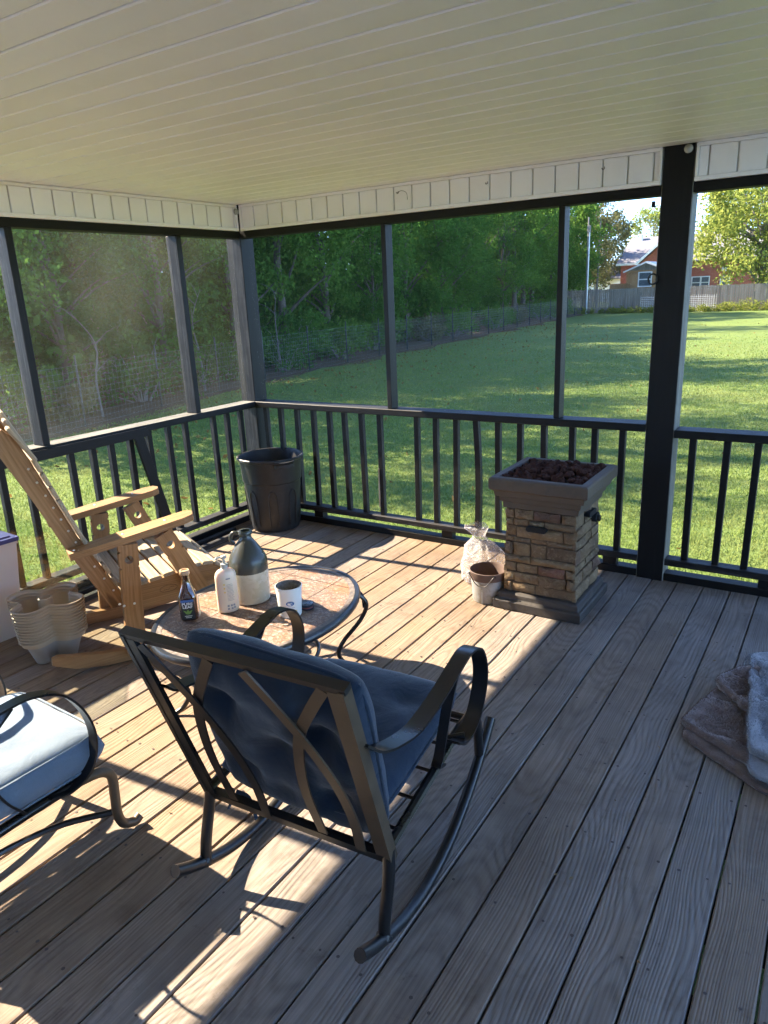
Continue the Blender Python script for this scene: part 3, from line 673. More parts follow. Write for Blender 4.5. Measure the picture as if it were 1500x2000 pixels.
for k in range(12):
    tt = .03 + k * .085; yy, zz = np.interp(tt, [0, .38, .75, 1], [.035, -.122, -.203, -.276]), np.interp(tt, [0, .38, .75, 1], [.335, .655, .88, 1.085])
    y2, z2 = np.interp(tt + .01, [0, .38, .75, 1], [.035, -.122, -.203, -.276]), np.interp(tt + .01, [0, .38, .75, 1], [.335, .655, .88, 1.085])
    dv = Vector((0, y2 - yy, z2 - zz)).normalized(); c = Vector((0, yy, zz)) + Vector((0, dv.z, -dv.y)) * .004
    board('back_slat', wc, c - Vector((.295, 0, 0)), c + Vector((.295, 0, 0)), dv, .062, .02, M['pine_seat'], .004)
for k, xx in enumerate((-.25, -.15, -.05, .05, .15, .25)):   # upright crest slats
    board('crest_slat', wc, (xx, -.262, 1.08), (xx, -.352, 1.30 - .03 * abs(xx) * 8), (1, 0, 0), .088, .02, M['pine_seat'], .006)
board('cross_brace', wc, (-.27, .45, .12), (.27, .45, .12), (0, 0, 1), .07, .03, M['pine']); board('cross_brace', wc, (-.29, .05, .30), (.29, .05, .30), (0, 0, 1), .07, .03, M['pine'])
# branded oval on the seat side (burnt outline)
M['burn'] = plain('burnt_mark', (.09, .04, .015), .8)
mb = MB(); cx_, cz_ = .235, .335
mb.tube([(0, cx_ + .045 * math.cos(a), cz_ + .018 * math.sin(a)) for a in np.linspace(0, 2 * PI, 24)[:-1]], .0011, 4, closed=True)
mb.tube([(0, cx_ - .026, cz_ - .004), (0, cx_ + .006, cz_ - .004), (0, cx_ + .006, cz_ + .005), (0, cx_ + .028, cz_ + .005)], .0011, 4)
part('brand_mark', mb, M['burn'], wc, None, Matrix.Translation((SX + .0006, 0, 0)))

# ------------------------------------------------------------------ oval patio table and things on it
TX, TY, TZ = 1.90, -2.12, .42; TA, TB = .40, .525
def mosaic():
    t = NT('slate_mosaic_top'); co = t.coord('Object'); sp = t.n('ShaderNodeSeparateXYZ'); t.l(co, sp.inputs[0])
    n = t.noise(co, 7, 5, .65); n2 = t.noise(co, 70, 6, .75, .8); vo = t.n('ShaderNodeTexVoronoi', feature='DISTANCE_TO_EDGE'); vo.inputs['Scale'].default_value = 30; t.l(co, vo.inputs['Vector'])
    c = t.mix(t.mapr(n, .35, .65), (.15, .100, .072), (.215, .110, .052)); c = t.mix(t.mapr(n2, .46, .62, 0, .8), c, (.40, .33, .29))
    c = t.mix(t.mapr(vo.outputs[0], .0, .09, .75, 0), c, (.085, .06, .05))
    n3 = t.noise(co, 3.3, 3, .6); c = t.mix(t.mapr(n3, .55, .7, 0, .6), c, (.26, .115, .042))
    ru = t.mapr(n2, .3, .7, .28, .6); t.bsdf(c, ru, n2, .25, .002, spec=.4); return t.m
tb = thing('patio_table', 'oval metal patio table with a mottled stone top in front of the rocker', 'table', (TX, TY, 0))
def ell(a, b, n=56): return [(a * math.cos(2 * PI * k / n), b * math.sin(2 * PI * k / n)) for k in range(n)]
mb = MB(); mb.prism(ell(TA - .022, TB - .022), TZ - .02, TZ); part('stone_top', mb, mosaic(), tb)
# tile joints: lengthwise and crosswise grooves as thin inlays
M['grout'] = plain('dark_grout', (.06, .045, .038), .8)
mb = MB()
for gx_ in (-.13, .13):
    h_ = (TB - .06) * math.sqrt(max(0, 1 - (gx_ / (TA - .04)) ** 2)); mb.box(gx_ - .0011, gx_ + .0011, -h_, h_, TZ + .0002, TZ + .0009)
for gy_ in (-.36, -.12, .12, .36):
    h_ = (TA - .06) * math.sqrt(max(0, 1 - (gy_ / (TB - .04)) ** 2)); mb.box(-h_, h_, gy_ - .0011, gy_ + .0011, TZ + .0010, TZ + .0016)
part('tile_joints', mb, M['grout'], tb)
M['tableband'] = plain('pale_mosaic_band', (.15, .125, .11), .5, .6, 60)
mb = MB(); oe, ie = ell(TA - .022, TB - .022), ell(TA - .048, TB - .048); n = len(oe)
mb.add([(x, y, TZ + .0018) for x, y in oe] + [(x, y, TZ + .0018) for x, y in ie], [(k, (k + 1) % n, n + (k + 1) % n, n + k) for k in range(n)]); part('border_band', mb, M['tableband'], tb)
prof = [(0, -.022), (.010, -.026), (.018, -.018), (.020, -.006), (.014, .004), (.002, .0055), (-.006, .0035)]
V = []; F = []; m = len(prof)
for (dr, dz) in prof: V += [(x, y, TZ + dz) for x, y in ell(TA - .018 + dr, TB - .018 + dr)]
for i in range(m - 1): F += [(i * n + k, i * n + (k + 1) % n, (i + 1) * n + (k + 1) % n, (i + 1) * n + k) for k in range(n)]
mb = MB(); mb.add(V, F); M['rim'] = plain('navy_black_rim', (.012, .014, .020), .36, .15, 9, spec=.5); part('rim', mb, M['rim'], tb, 50)
for (sx_, sy_) in ((1, 1), (-1, 1), (1, -1), (-1, -1)):
    L0 = [(.25, .385, TZ - .024), (.285, .415, .33), (.262, .392, .25), (.205, .325, .155), (.185, .305, .09), (.20, .33, .035), (.225, .36, .010)]
    mb = MB(); mb.tube(spline([(sx_ * a, sy_ * b, c) for a, b, c in L0], 6), .0105, 8)
    mb.tube(spline([(sx_ * .20, sy_ * .43, TZ - .024), (sx_ * .255, sy_ * .425, .36), (sx_ * .278, sy_ * .408, .31)], 5), .009, 8); part('leg', mb, M['metal'], tb, 40)
mb = MB(); mb.tube([(.19 * math.cos(a) * 1.0, .31 * math.sin(a), .135) for a in np.linspace(0, 2 * PI, 40)[:-1]], .0095, 8, closed=True); part('stretcher_ring', mb, M['metal'], tb, 40)
mb = MB(); mb.tube([(.34 * math.cos(a), .46 * math.sin(a), TZ - .035) for a in np.linspace(0, 2 * PI, 40)[:-1]], .009, 8, closed=True); part('apron_ring', mb, M['metal'], tb, 40)

def text_mesh(txt, size, extr=0.0, bold=0.0):
    cu_ = bpy.data.curves.new('lettering', 'FONT'); cu_.body = txt; cu_.size = size; cu_.align_x = 'CENTER'; cu_.align_y = 'CENTER'; cu_.offset = bold; cu_.resolution_u = 3
    o = bpy.data.objects.new('lettering', cu_); COL.objects.link(o); dg = bpy.context.evaluated_depsgraph_get()
    me = o.evaluated_get(dg).to_mesh(); V = [tuple(v.co) for v in me.vertices]; F = [tuple(p.vertices) for p in me.polygons]
    o.evaluated_get(dg).to_mesh_clear(); bpy.data.objects.remove(o); bpy.data.curves.remove(cu_); return V, F
def wrap(V, r, z0, az, taper=0.0):
    """bend flat lettering (x right, y up) round a vertical cylinder, facing azimuth az"""
    out = []
    for x, y, z in V:
        rr = r + taper * y; a = az + x / rr; out.append((rr * math.cos(a), rr * math.sin(a), z0 + y))
    return out
def patch(r, z0, w_, h_, az, n=10, taper=0.0, oval=False):
    V = []; F = []
    if oval:
        k = 28; V = [(w_ / 2 * math.cos(2 * PI * i / k), h_ / 2 * math.sin(2 * PI * i / k), 0) for i in range(k)]; F = [tuple(range(k))]; return wrap(V, r, z0, az, taper), F
    for i in range(n + 1):
        for yy in (-h_ / 2, h_ / 2): V.append((-w_ / 2 + w_ * i / n, yy, 0))
    F = [(2 * i, 2 * i + 2, 2 * i + 3, 2 * i + 1) for i in range(n)]
    return wrap(V, r, z0, az, taper), F
CAMAZ = lambda x, y: math.atan2(-4.2695 - y, 3.9939 - x)
# iced tea bottle
bx_, by_ = 1.702, -2.352; TT = TZ + .0022
bot = thing('tea_bottle', 'dark iced tea bottle with black label on the patio table', 'bottle', (bx_, by_, TT), CAMAZ(bx_, by_) - R(8))
M['tea'] = plain('dark_tea_glass', (.060, .020, .006), .06, .4, 20, spec=.8, **{'Coat Weight': .6}); M['teaglow'] = plain('amber_tea', (.25, .08, .015), .1)
sq = lambda a, z: 1.0 if z > .135 else 1 / max(abs(math.cos(a)), abs(math.sin(a)), .80) * (1 - max(0, (z - .10) / .035) * 0) * .90
bot.scale = (1.2, 1.2, 1.0)
mb = MB(); mb.lathe([(.026, 0), (.033, .006), (.0345, .02), (.034, .06), (.0345, .10), (.033, .115), (.025, .14), (.017, .165), (.0145, .185), (.0145, .205)], 32, shape=sq); part('glass_body', mb, M['tea'], bot, 50)
M['tan_cap'] = plain('tan_bottle_mouth', (.42, .27, .15), .5, .25, 60)
mb = MB(); mb.lathe([(.0165, .2052), (.018, .208), (.018, .222), (.0165, .225), (.012, .225), (.011, .221)], 24); part('mouth_ring', mb, M['tan_cap'], bot, 40)
M['lab_black'] = plain('black_label', (.012, .016, .018), .4); M['lab_blue'] = plain('blue_label', (.03, .10, .26), .4); M['white'] = plain('white_print', (.75, .74, .70), .5); M['lab_green'] = plain('green_leaf_print', (.16, .27, .05), .5); M['lab_cream'] = plain('cream_label', (.55, .52, .42), .5)
def flat(w_, z0, z1, x=.0362): return [(x, -w_ / 2, z0), (x, w_ / 2, z0), (x, w_ / 2, z1), (x, -w_ / 2, z1)]
mb = MB(); mb.add(flat(.046, .012, .102), [(0, 1, 2, 3)]); lab = part('label', mb, M['lab_black'], bot)
mb = MB(); mb.add(flat(.046, .0925, .1035, .0365), [(0, 1, 2, 3)]); part('label_band', mb, M['lab_blue'], lab)
for txt, z_ in (('PURE', .084), ('LEAF', .070)):
    V, F = text_mesh(txt, .0165, bold=.0003); mb = MB(); mb.add([(.0367, x, z_ + y) for x, y, _ in V], F); part('lettering', mb, M['white'], lab)
mb = MB()
for s in (-1, 1): mb.add([(.0367, 0, .036), (.0367, s * .008, .040), (.0367, s * .016, .056), (.0367, s * .006, .052)], [(0, 1, 2, 3)])
mb.add([(.0368, 0, .038), (.0368, .005, .048), (.0368, 0, .060), (.0368, -.005, .048)], [(0, 1, 2, 3)]); part('leaf_print', mb, M['lab_green'], lab)
for z_, w_ in ((.028, .026), (.021, .020)): mb = MB(); mb.add(flat(w_, z_, z_ + .003, .0367), [(0, 1, 2, 3)]); part('print_line', mb, M['lab_cream'], lab)
mb = MB(); mb.add([(-.020, .0362, .012), (.022, .0362, .012), (.022, .0362, .102), (-.020, .0362, .102)], [(0, 1, 2, 3)]); sd_l = part('side_label', mb, M['lab_cream'], bot)
mb = MB()
for k in range(6): mb.add([(-.016, .0366, .022 + k * .012), (.016 - .006 * (k % 2), .0366, .022 + k * .012), (.016 - .006 * (k % 2), .0366, .026 + k * .012), (-.016, .0366, .026 + k * .012)], [(0, 1, 2, 3)])
part('print_line', mb, M['lab_green'], sd_l)
# lotion pump bottle
lx, ly = 1.799, -2.214
lo = thing('lotion_bottle', 'cream lotion bottle with small pump beside the stoneware jug', 'bottle', (lx, ly, TT), CAMAZ(lx, ly) + PI / 2 + R(14))
M['cream'] = plain('cream_plastic', (.62, .53, .40), .35, .05, 5, spec=.5, **{'Subsurface Weight': .2}); M['pump'] = plain('grey_pump_plastic', (.35, .36, .33), .4)
mb = MB(); mb.lathe([(.040, 0), (.046, .004), (.048, .02), (.048, .13), (.047, .165), (.043, .182), (.033, .194), (.018, .201), (.014, .203)], 32, sx=1.0, sy=.62); part('body', mb, M['cream'], lo, 50)
mb = MB(); mb.lathe([(.014, .203), (.0155, .206), (.0155, .222), (.006, .224), (.005, .246), (.013, .248), (.014, .256), (.010, .260)], 18); mb.tube([(.0, 0, .254), (-.03, 0, .255), (-.036, 0, .248)], .005, 8); part('pump', mb, M['pump'], lo, 40)
M['grey_print'] = plain('grey_print', (.22, .22, .24), .6); M['yellow_print'] = plain('yellow_print', (.62, .42, .10), .6)
fy = -.0305
def lp(x0, x1, z0, z1): return [(x0, -.62 * math.sqrt(max(0, .0492 ** 2 - x0 * x0)), z0), (x1, -.62 * math.sqrt(max(0, .0492 ** 2 - x1 * x1)), z0), (x1, -.62 * math.sqrt(max(0, .0492 ** 2 - x1 * x1)), z1), (x0, -.62 * math.sqrt(max(0, .0492 ** 2 - x0 * x0)), z1)]
mb = MB()
for k in range(13):
    xe = random.uniform(.018, .026)
    for a, b in ((-.008, .004), (.004, .014), (.014, xe)): mb.add(lp(a, b, .132 - k * .0062, .1335 - k * .0062), [(0, 1, 2, 3)])
for a, z_ in ((-.012, .03), (-.012, .016), (.002, .03), (.004, .016), (.014, .03), (.016, .018)): mb.add(lp(a, a + .009, z_, z_ + .009), [(0, 1, 2, 3)])
part('print_block', mb, M['grey_print'], lo)
mb = MB(); mb.add(lp(-.008, .012, .157, .163), [(0, 1, 2, 3)]); part('print_line', mb, M['grey_print'], lo)
mb = MB()
for z_ in (.136, .118, .100): mb.add([(-.017 + .004 * math.cos(a), -.0294, z_ + .004 * math.sin(a)) for a in np.arange(10) * PI / 5], [tuple(range(10))])
part('print_dots', mb, M['yellow_print'], lo)
# stoneware jug
jx, jy = 1.800, -2.068
jg = thing('stoneware_jug', 'two-tone stoneware jug, dark shoulder over cream base', 'jug', (jx, jy, TT), CAMAZ(jx, jy))
M['stone_dark'] = plain('dark_glaze', (.040, .042, .034), .32, .2, 12, .1, 60, spec=.5); M['stone_cream'] = plain('cream_glaze', (.46, .42, .32), .28, .08, 8, spec=.5, dirt=(.3, .24, .15), dirt_amt=.3)
mb = MB(); mb.lathe([(.078, 0), (.084, .004), (.0865, .03), (.0865, .10), (.0862, .147)], 40, close_top=False); part('lower_body', mb, M['stone_cream'], jg, 50)
mb = MB(); mb.lathe([(.0863, .1472), (.0868, .165), (.086, .195), (.080, .212), (.066, .238), (.048, .266), (.034, .286), (.0265, .296), (.0255, .312), (.031, .315), (.0315, .328), (.029, .331), (.020, .331), (.019, .30)], 40, close_bot=False); part('shoulder', mb, M['stone_dark'], jg, 50)
mb = MB(); mb.tube(spline([(-.005, -.024, .312), (-.01, -.048, .322), (-.012, -.064, .308), (-.012, -.065, .285), (-.008, -.052, .268)], 6), .0085, 8); part('handle', mb, M['stone_dark'], jg, 50)
# yogurt tub
ux, uy = 2.069, -2.114
tu = thing('yogurt_tub', 'open white yogurt tub with blue oval logo', 'tub', (ux, uy, TT), CAMAZ(ux, uy))
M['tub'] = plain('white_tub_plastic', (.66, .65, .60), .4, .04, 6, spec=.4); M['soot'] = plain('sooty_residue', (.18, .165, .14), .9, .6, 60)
mb = MB(); mb.lathe([(.046, 0), (.048, .003), (.0565, .128), (.0585, .129), (.0585, .136), (.056, .137)], 36, close_top=False); part('cup', mb, M['tub'], tu, 40)
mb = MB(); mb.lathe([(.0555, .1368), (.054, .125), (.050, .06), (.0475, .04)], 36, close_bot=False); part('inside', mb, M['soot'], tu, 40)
tp = (.0565 - .048) / .125
V, F = patch(.0533, .070, .036, .022, 0.02, taper=tp, oval=True); mb = MB(); mb.add(V, F); lg = part('logo_oval', mb, M['lab_blue'], tu)
for txt, dz in (('Great', .0036), ('Value', -.0042)):
    V, F = text_mesh(txt, .0085); mb = MB(); mb.add(wrap(V, .0537, .070 + dz, 0.02, tp), F); part('lettering', mb, M['white'], lg)
M['pale_print'] = plain('pale_grey_print', (.42, .42, .43), .6)
mb = MB()
for k in range(4):
    V, F = patch(.0532 - (.018 + k * .008) * tp, .050 - k * .008, .034 - .006 * (k % 2), .003, .06, taper=tp); mb.add(V, F)
part('print_line', mb, M['pale_print'], tu)
V, F = patch(.0520, .030, .017, .017, .42, taper=tp, oval=True); mb = MB(); mb.add(V, F); part('print_dot', mb, M['yellow_print'], tu)
# glass jar rim behind the tub, tin, twigs
M['clear'] = glassy('clear_glass', (.95, .96, .95))
mb = MB(); mb.lathe([(.034, 0), (.037, .004), (.037, .012), (.0355, .013), (.0345, .006), (.032, .004)], 28)
link('glass_dish', mb.mesh('glass_dish', M['clear'], 40), None, Matrix.Translation((1.965, -1.985, TT)), 'small clear glass dish behind the yogurt tub', 'dish')
tn = thing('round_tin', 'small round dark tin beside the yogurt tub', 'tin', (2.092, -2.030, TT), CAMAZ(2.09, -2.03))
M['tin'] = plain('navy_tin', (.03, .04, .06), .3, .2, 20, metal=.4); M['tin_top'] = plain('tin_lid_print', (.10, .13, .17), .3, .4, 40, metal=.3)
mb = MB(); mb.lathe([(.031, 0), (.032, .002), (.032, .010), (.0325, .0105), (.033, .012), (.033, .022), (.0315, .0235)], 32); part('can', mb, M['tin'], tn, 40)
mb = MB(); mb.lathe([(.028, .0237), (.027, .0240)], 32); part('lid_print', mb, M['tin_top'], tn, 40)
V, F = patch(.0334, .011, .06, .005, 0); mb = MB(); mb.add(V, F); part('side_band', mb, plain('dull_red_print', (.20, .05, .045), .5), tn)
M['twig'] = plain('grey_twig', (.28, .24, .20), .8)
for (ax, ay, aa, ll, lb) in ((1.945, -2.235, .6, .045, 'small twig lying on the stone table top'), (1.985, -2.195, .3, .06, 'dark clip lying on the stone table top')):
    mb = MB(); mb.tube([(-ll / 2, 0, .003), (0, .004, .006), (ll / 2, -.002, .004)], [.002, .0025, .0015], 5)
    for q in (-.3, .1, .3): mb.tube([(ll * q, .002, .005), (ll * q + .01, .014, .009)], .0012, 4)
    link('twig', mb.mesh('twig', M['twig'] if 'twig' in lb else M['iron'], 40), None, Matrix.Translation((ax, ay, TT)) @ Matrix.Rotation(aa, 4, 'Z'), lb, 'twig')

# ------------------------------------------------------------------ trash can in the corner
tc = thing('trash_can', 'black plastic trash can standing in the deck corner', 'trash can', (.29, -.20, 0))
M['can'] = plain('black_can_plastic', (.009, .0085, .0085), .55, .2, 7, .1, 40, spec=.45, dirt=(.06, .055, .05), dirt_amt=.35)
mb = MB(); mb.lathe([(.170, 0), (.182, .006), (.188, .03), (.205, .22), (.219, .385), (.226, .392), (.233, .50), (.240, .555), (.250, .557), (.256, .563), (.256, .578), (.250, .583), (.240, .580)], 44, close_top=False); part('shell', mb, M['can'], tc, 40)
mb = MB(); mb.lathe([(.2405, .580), (.232, .55), (.20, .2), (.183, .02), (.0, .018)], 44, close_top=False, close_bot=False); part('inside', mb, M['can'], tc, 40)
for aa in (R(-25), R(155)):
    mb = MB(); d = Vector((math.cos(aa), math.sin(aa), 0)); sdv = Vector((-math.sin(aa), math.cos(aa), 0))
    mb.strap(spline([d * .243 + sdv * -.075 + Vector((0, 0, .535)), d * .272 + sdv * -.06 + Vector((0, 0, .537)), d * .288 + sdv * 0 + Vector((0, 0, .537)), d * .272 + sdv * .06 + Vector((0, 0, .537)), d * .243 + sdv * .075 + Vector((0, 0, .535))], 6), (0, 0, 1), .028, .012)
    mb.strap(spline([d * .25 + sdv * -.075 + Vector((0, 0, .563)), d * .275 + Vector((0, 0, .561)), d * .25 + sdv * .075 + Vector((0, 0, .563))], 6), d, .03, .008); part('handle', mb, M['can'], tc, 40)
mb = MB()
for k in range(8):
    a = R(-140 + k * 45)
    P = [Vector((.1905 * math.cos(a + da), .1905 * math.sin(a + da), zz)) * 1.0 for da, zz in ((-.16, .05), (-.16, .25), (-.11, .31), (0, .335), (.11, .31), (.16, .25), (.16, .05))]
    P = [Vector((p.x * (1 + (p.z) * .42), p.y * (1 + p.z * .42), p.z)) for p in P]; mb.tube(spline(P, 4), .004, 5)
part('ribs', mb, M['can'], tc, 40)

# ------------------------------------------------------------------ stone-look fire column with lava rocks
fcx, fcy = 2.685, -.560
fc = thing('fire_column', 'square stacked-stone fire column with grey moulded cap', 'fire column', (fcx, fcy, 0))
M['cast'] = plain('cast_grey_brown', (.072, .050, .033), .7, .3, 8, .6, 70, dirt=(.035, .030, .026), dirt_amt=.6); M['castdark'] = plain('cast_dark_base', (.038, .031, .026), .7, .3, 8, .7, 70, dirt=(.12, .10, .08), dirt_amt=.35)
def stone_mat():
    t = NT('cast_stone'); co = t.coord(offs=t.randvec(23)); n = t.noise(co, 9, 5, .65); n2 = t.noise(co, 40, 5, .7); r = t.rand()
    a = t.mix(t.mapr(r, 0, .5), (.165, .100, .050), (.225, .155, .085)); b = t.mix(t.mapr(r, .5, .85), a, (.120, .080, .048)); b = t.mix(t.mapr(r, .88, .95), b, (.15, .075, .055))
    c = t.mix(t.mapr(n, .38, .66, 0, .75), b, (.085, .052, .030)); c = t.mix(t.mapr(n2, .52, .72, 0, .5), c, (.36, .28, .18))
    t.bsdf(c, .75, t.math('ADD', n, t.math('MULTIPLY', n2, .5)), 1.0, .02, spec=.25); return t.m
M['cstone'] = stone_mat(); M['mortar'] = plain('dark_mortar', (.075, .050, .032), .9, .2, 20)
def sqprof(name, prof, mat, c=0):
    V = []; F = []
    for (h_, z) in prof: V += [(-h_, -h_, z), (h_, -h_, z), (h_, h_, z), (-h_, h_, z)]
    for i in range(len(prof) - 1): F += [(i * 4 + k, i * 4 + (k + 1) % 4, (i + 1) * 4 + (k + 1) % 4, (i + 1) * 4 + k) for k in range(4)]
    F.append((3, 2, 1, 0)); mb = MB(); mb.add(V, F); return mb
part('plinth', sqprof('p', [(.246, 0), (.252, .006), (.252, .050), (.247, .058), (.236, .060), (.232, .066), (.230, .088), (.222, .098), (.208, .101), (.15, .101)], 0), M['castdark'], fc)
part('core', sqprof('c', [(.196, .095), (.186, .60), (.19, .62)], 0), M['mortar'], fc)
part('cap', sqprof('k', [(.192, .585), (.208, .590), (.211, .622), (.222, .628), (.226, .655), (.244, .662), (.250, .690), (.262, .697), (.270, .703), (.271, .755), (.268, .763), (.258, .767), (.228, .767), (.222, .760), (.218, .700)], 0), M['cast'], fc)
mb = MB(); mb.box(-.219, .219, -.219, .219, .69, .715); part('tray', mb, M['castdark'], fc)
# stone rows (height, widths) read off the front face; 0..1 across
rows = [(.10, .160, [0, .10, .45, 1]), (.160, .222, [0, .14, .50, .90, 1]), (.222, .275, [0, .16, .48, .88, 1]), (.275, .318, [0, .37, 1]),
        (.318, .395, [0, .10, .36, .60, 1]), (.395, .425, [0, .10, .36, .60, 1]), (.425, .488, [0, .14, .84, 1]), (.488, .528, [0, .08, .32, .56, 1]),
        (.528, .585, [0, .10, .40, .80, 1])]
rows2 = [(.10, .175, [0, .22, .62, 1]), (.175, .250, [0, .30, .72, 1]), (.250, .300, [0, .45, .85, 1]), (.300, .385, [0, .18, .55, 1]), (.385, .440, [0, .40, .70, 1]), (.440, .505, [0, .25, .68, 1]), (.505, .585, [0, .34, .66, 1])]
def stone(w_, h_, d_, sd_):
    """rough-faced block: local x across, y up, z out"""
    nx, ny = 4, 3; V = []; F = []; e = min(w_, h_) * .09
    for j in range(ny + 1):
        for i in range(nx + 1):
            x, y = w_ * (i / nx - .5), h_ * (j / ny - .5); edge = i in (0, nx) or j in (0, ny)
            jx, jy = mnoise.noise(Vector((x * 30 + sd_, y * 30, 0))) * .006, mnoise.noise(Vector((x * 30, y * 30 + sd_, 5))) * .006
            z = d_ * (.45 if edge else .95) + mnoise.noise(Vector((x * 26 + sd_, y * 26, 9))) * d_ * .9 * (0.4 if edge else 1)
            if edge: jx += -e * .3 * (1 if i == nx else (-1 if i == 0 else 0)); jy += -e * .3 * (1 if j == ny else (-1 if j == 0 else 0))
            V.append((x + jx, y + jy, z))
    for j in range(ny):
        for i in range(nx): a = j * (nx + 1) + i; F.append((a, a + 1, a + nx + 2, a + nx + 1))
    rim_ = [i for i in range(nx + 1)] + [(j + 1) * (nx + 1) - 1 for j in range(1, ny + 1)] + [ny * (nx + 1) + i for i in range(nx - 1, -1, -1)] + [j * (nx + 1) for j in range(ny - 1, 0, -1)]
    b0 = len(V); V += [(V[k][0], V[k][1], -.006) for k in rim_]; q = len(rim_)
    for k in range(q): F.append((rim_[k], b0 + k, b0 + (k + 1) % q, rim_[(k + 1) % q]))
    mb = MB(); mb.add(V, F); return mb
for face in range(4):
    rz = Matrix.Rotation(face * PI / 2, 4, 'Z')      # face 0: -y (towards the chairs), 1: +x
    for ri, (z0, z1, cuts) in enumerate(rows if face % 2 == 0 else rows2):
        hw_ = .196 - (z0 - .10) * .02
        for ci in range(len(cuts) - 1):
            u0, u1 = -hw_ + 2 * hw_ * cuts[ci], -hw_ + 2 * hw_ * cuts[ci + 1]; g = .002
            if face == 0 and z0 == .488: pass
            z0j, z1j = z0 + random.uniform(-.003, .004), z1 + random.uniform(-.004, .003)
            if ci == 0: u0 -= .010
            if ci == len(cuts) - 2: u1 += .010
            mb = stone(u1 - u0 - 2 * g, z1j - z0j - 2 * g, random.uniform(.009, .026), random.uniform(0, 90))
            Mx = rz @ Matrix(((1, 0, 0, (u0 + u1) / 2), (0, 0, -1, -hw_), (0, 1, 0, (z0j + z1j) / 2), (0, 0, 0, 1)))
            part('stone', mb, M['cstone'], fc, 50, Mx)
M['void'] = plain('black_opening', (.004, .004, .004), .9)
def slot(w_, h_, n=8):
    P = [(w_ / 2 - h_ / 2 + h_ / 2 * math.cos(a), h_ / 2 * math.sin(a)) for a in np.linspace(-PI / 2, PI / 2, n)] + [(-w_ / 2 + h_ / 2 + h_ / 2 * math.cos(a), h_ / 2 * math.sin(a)) for a in np.linspace(PI / 2, 3 * PI / 2, n)]
    return P
for (face, u, z, w_, h_) in ((0, -.015, .487, .115, .030), (1, .0, .555, .12, .03), (1, .09, .505, .075, .05)):
    mb = MB(); mb.prism(slot(w_, h_), 0, .034); part('handle_slot', mb, M['void'], fc, None, Matrix.Rotation(face * PI / 2, 4, 'Z') @ Matrix(((1, 0, 0, u), (0, 0, -1, -.190), (0, 1, 0, z), (0, 0, 0, 1))))
mb = MB(); mb.lathe([(.018, 0), (.018, .018), (.015, .022)], 14); part('control_knob', mb, M['iron'], fc, 40, Matrix(((0, 0, 1, .2165), (0, 1, 0, .09), (-1, 0, 0, .500), (0, 0, 0, 1))))
M['lava'] = plain('red_lava_rock', (.046, .020, .015), .95, .6, 20, 1.0, 60, spec=.15)
def rock(sd_):
    mb = MB(); n, m_ = 9, 6; V = [(0, 0, -1)]; F = []
    for j in range(1, m_):
        for i in range(n):
            th, ph = PI * j / m_ - PI / 2, 2 * PI * i / n; V.append((math.cos(th) * math.cos(ph), math.cos(th) * math.sin(ph), math.sin(th)))
    V.append((0, 0, 1)); V = [tuple(Vector(v) * (1 + .32 * mnoise.noise(Vector(v) * 1.3 + Vector((sd_, 0, 0))) + .22 * mnoise.noise(Vector(v) * 3 + Vector((0, sd_, 0))))) for v in V]
    for i in range(n): F.append((0, 1 + (i + 1) % n, 1 + i)); F.append((len(V) - 1, len(V) - 1 - n + i, len(V) - 1 - n + (i + 1) % n))
    for j in range(m_ - 2):
        for i in range(n): a = 1 + j * n; F.append((a + i, a + (i + 1) % n, a + n + (i + 1) % n, a + n + i))
    mb.add(V, F); return mb.mesh('lava_rock', M['lava'], 35)
rk_m = [rock(k * 7.3) for k in range(5)]
for gy_ in range(10):
    for gx_ in range(10):
        x, y = -.195 + gx_ * .0433 + random.uniform(-.012, .012), -.195 + gy_ * .0433 + random.uniform(-.012, .012)
        s = random.uniform(.022, .034); hump = .035 * (1 - (abs(x) / .2) ** 2) * (1 - (abs(y) / .2) ** 2)
        mt = Matrix.Translation((fcx + x, fcy + y, .745 + hump + random.uniform(-.008, .012))) @ Matrix.Rotation(random.uniform(0, 6), 4, Vector((random.random(), random.random(), .4)).normalized()) @ Matrix.Diagonal((s, s * .85, s * .75, 1))
        link('lava_rock', rk_m[random.randrange(5)], None, mt, 'reddish brown lava rock heaped in the fire column top', 'rock', 'lava rocks in the fire column')

# ------------------------------------------------------------------ pail and plastic bag
pl = thing('metal_pail', 'small galvanised pail with rusty rim beside the fire column', 'pail', (2.362, -.715, 0)); pl.scale = (1.14, 1.14, 1.1)
M['pail'] = plain('dull_galvanised', (.30, .29, .27), .6, .2, 14, .15, 60, .35, dirt=(.12, .10, .08), dirt_amt=.6); M['rust'] = plain('rusty_rim', (.10, .06, .045), .75, .3, 30, .3, 80)
mb = MB(); mb.lathe([(.070, 0), (.078, .003), (.079, .006), (.088, .125)], 32, close_top=False); part('bucket', mb, M['pail'], pl, 40)
mb = MB(); mb.lathe([(.0885, .1255), (.0925, .130), (.094, .165), (.096, .170), (.093, .172), (.089, .165), (.080, .03), (0, .028)], 32, close_top=False, close_bot=False); part('rim_band', mb, M['rust'], pl, 40)
mb = MB(); mb.tube(spline([(-.07, -.062, .155), (-.065, -.085, .165), (-.02, -.10, .115), (.03, -.10, .112), (.065, -.085, .16), (.07, -.062, .155)], 8), .0025, 6); part('bail_handle', mb, M['iron'], pl, 40)
mb = MB(); mb.box(.0, .008, -.0845, -.079, .004, .12); part('seam', mb, M['pail'], pl)
t = NT('thin_plastic_film'); tr = t.n('ShaderNodeBsdfTransparent'); d = t.n('ShaderNodeBsdfDiffuse'); d.inputs[0].default_value = (.55, .51, .50, 1); tl = t.n('ShaderNodeBsdfTranslucent'); tl.inputs[0].default_value = (.45, .40, .39, 1)
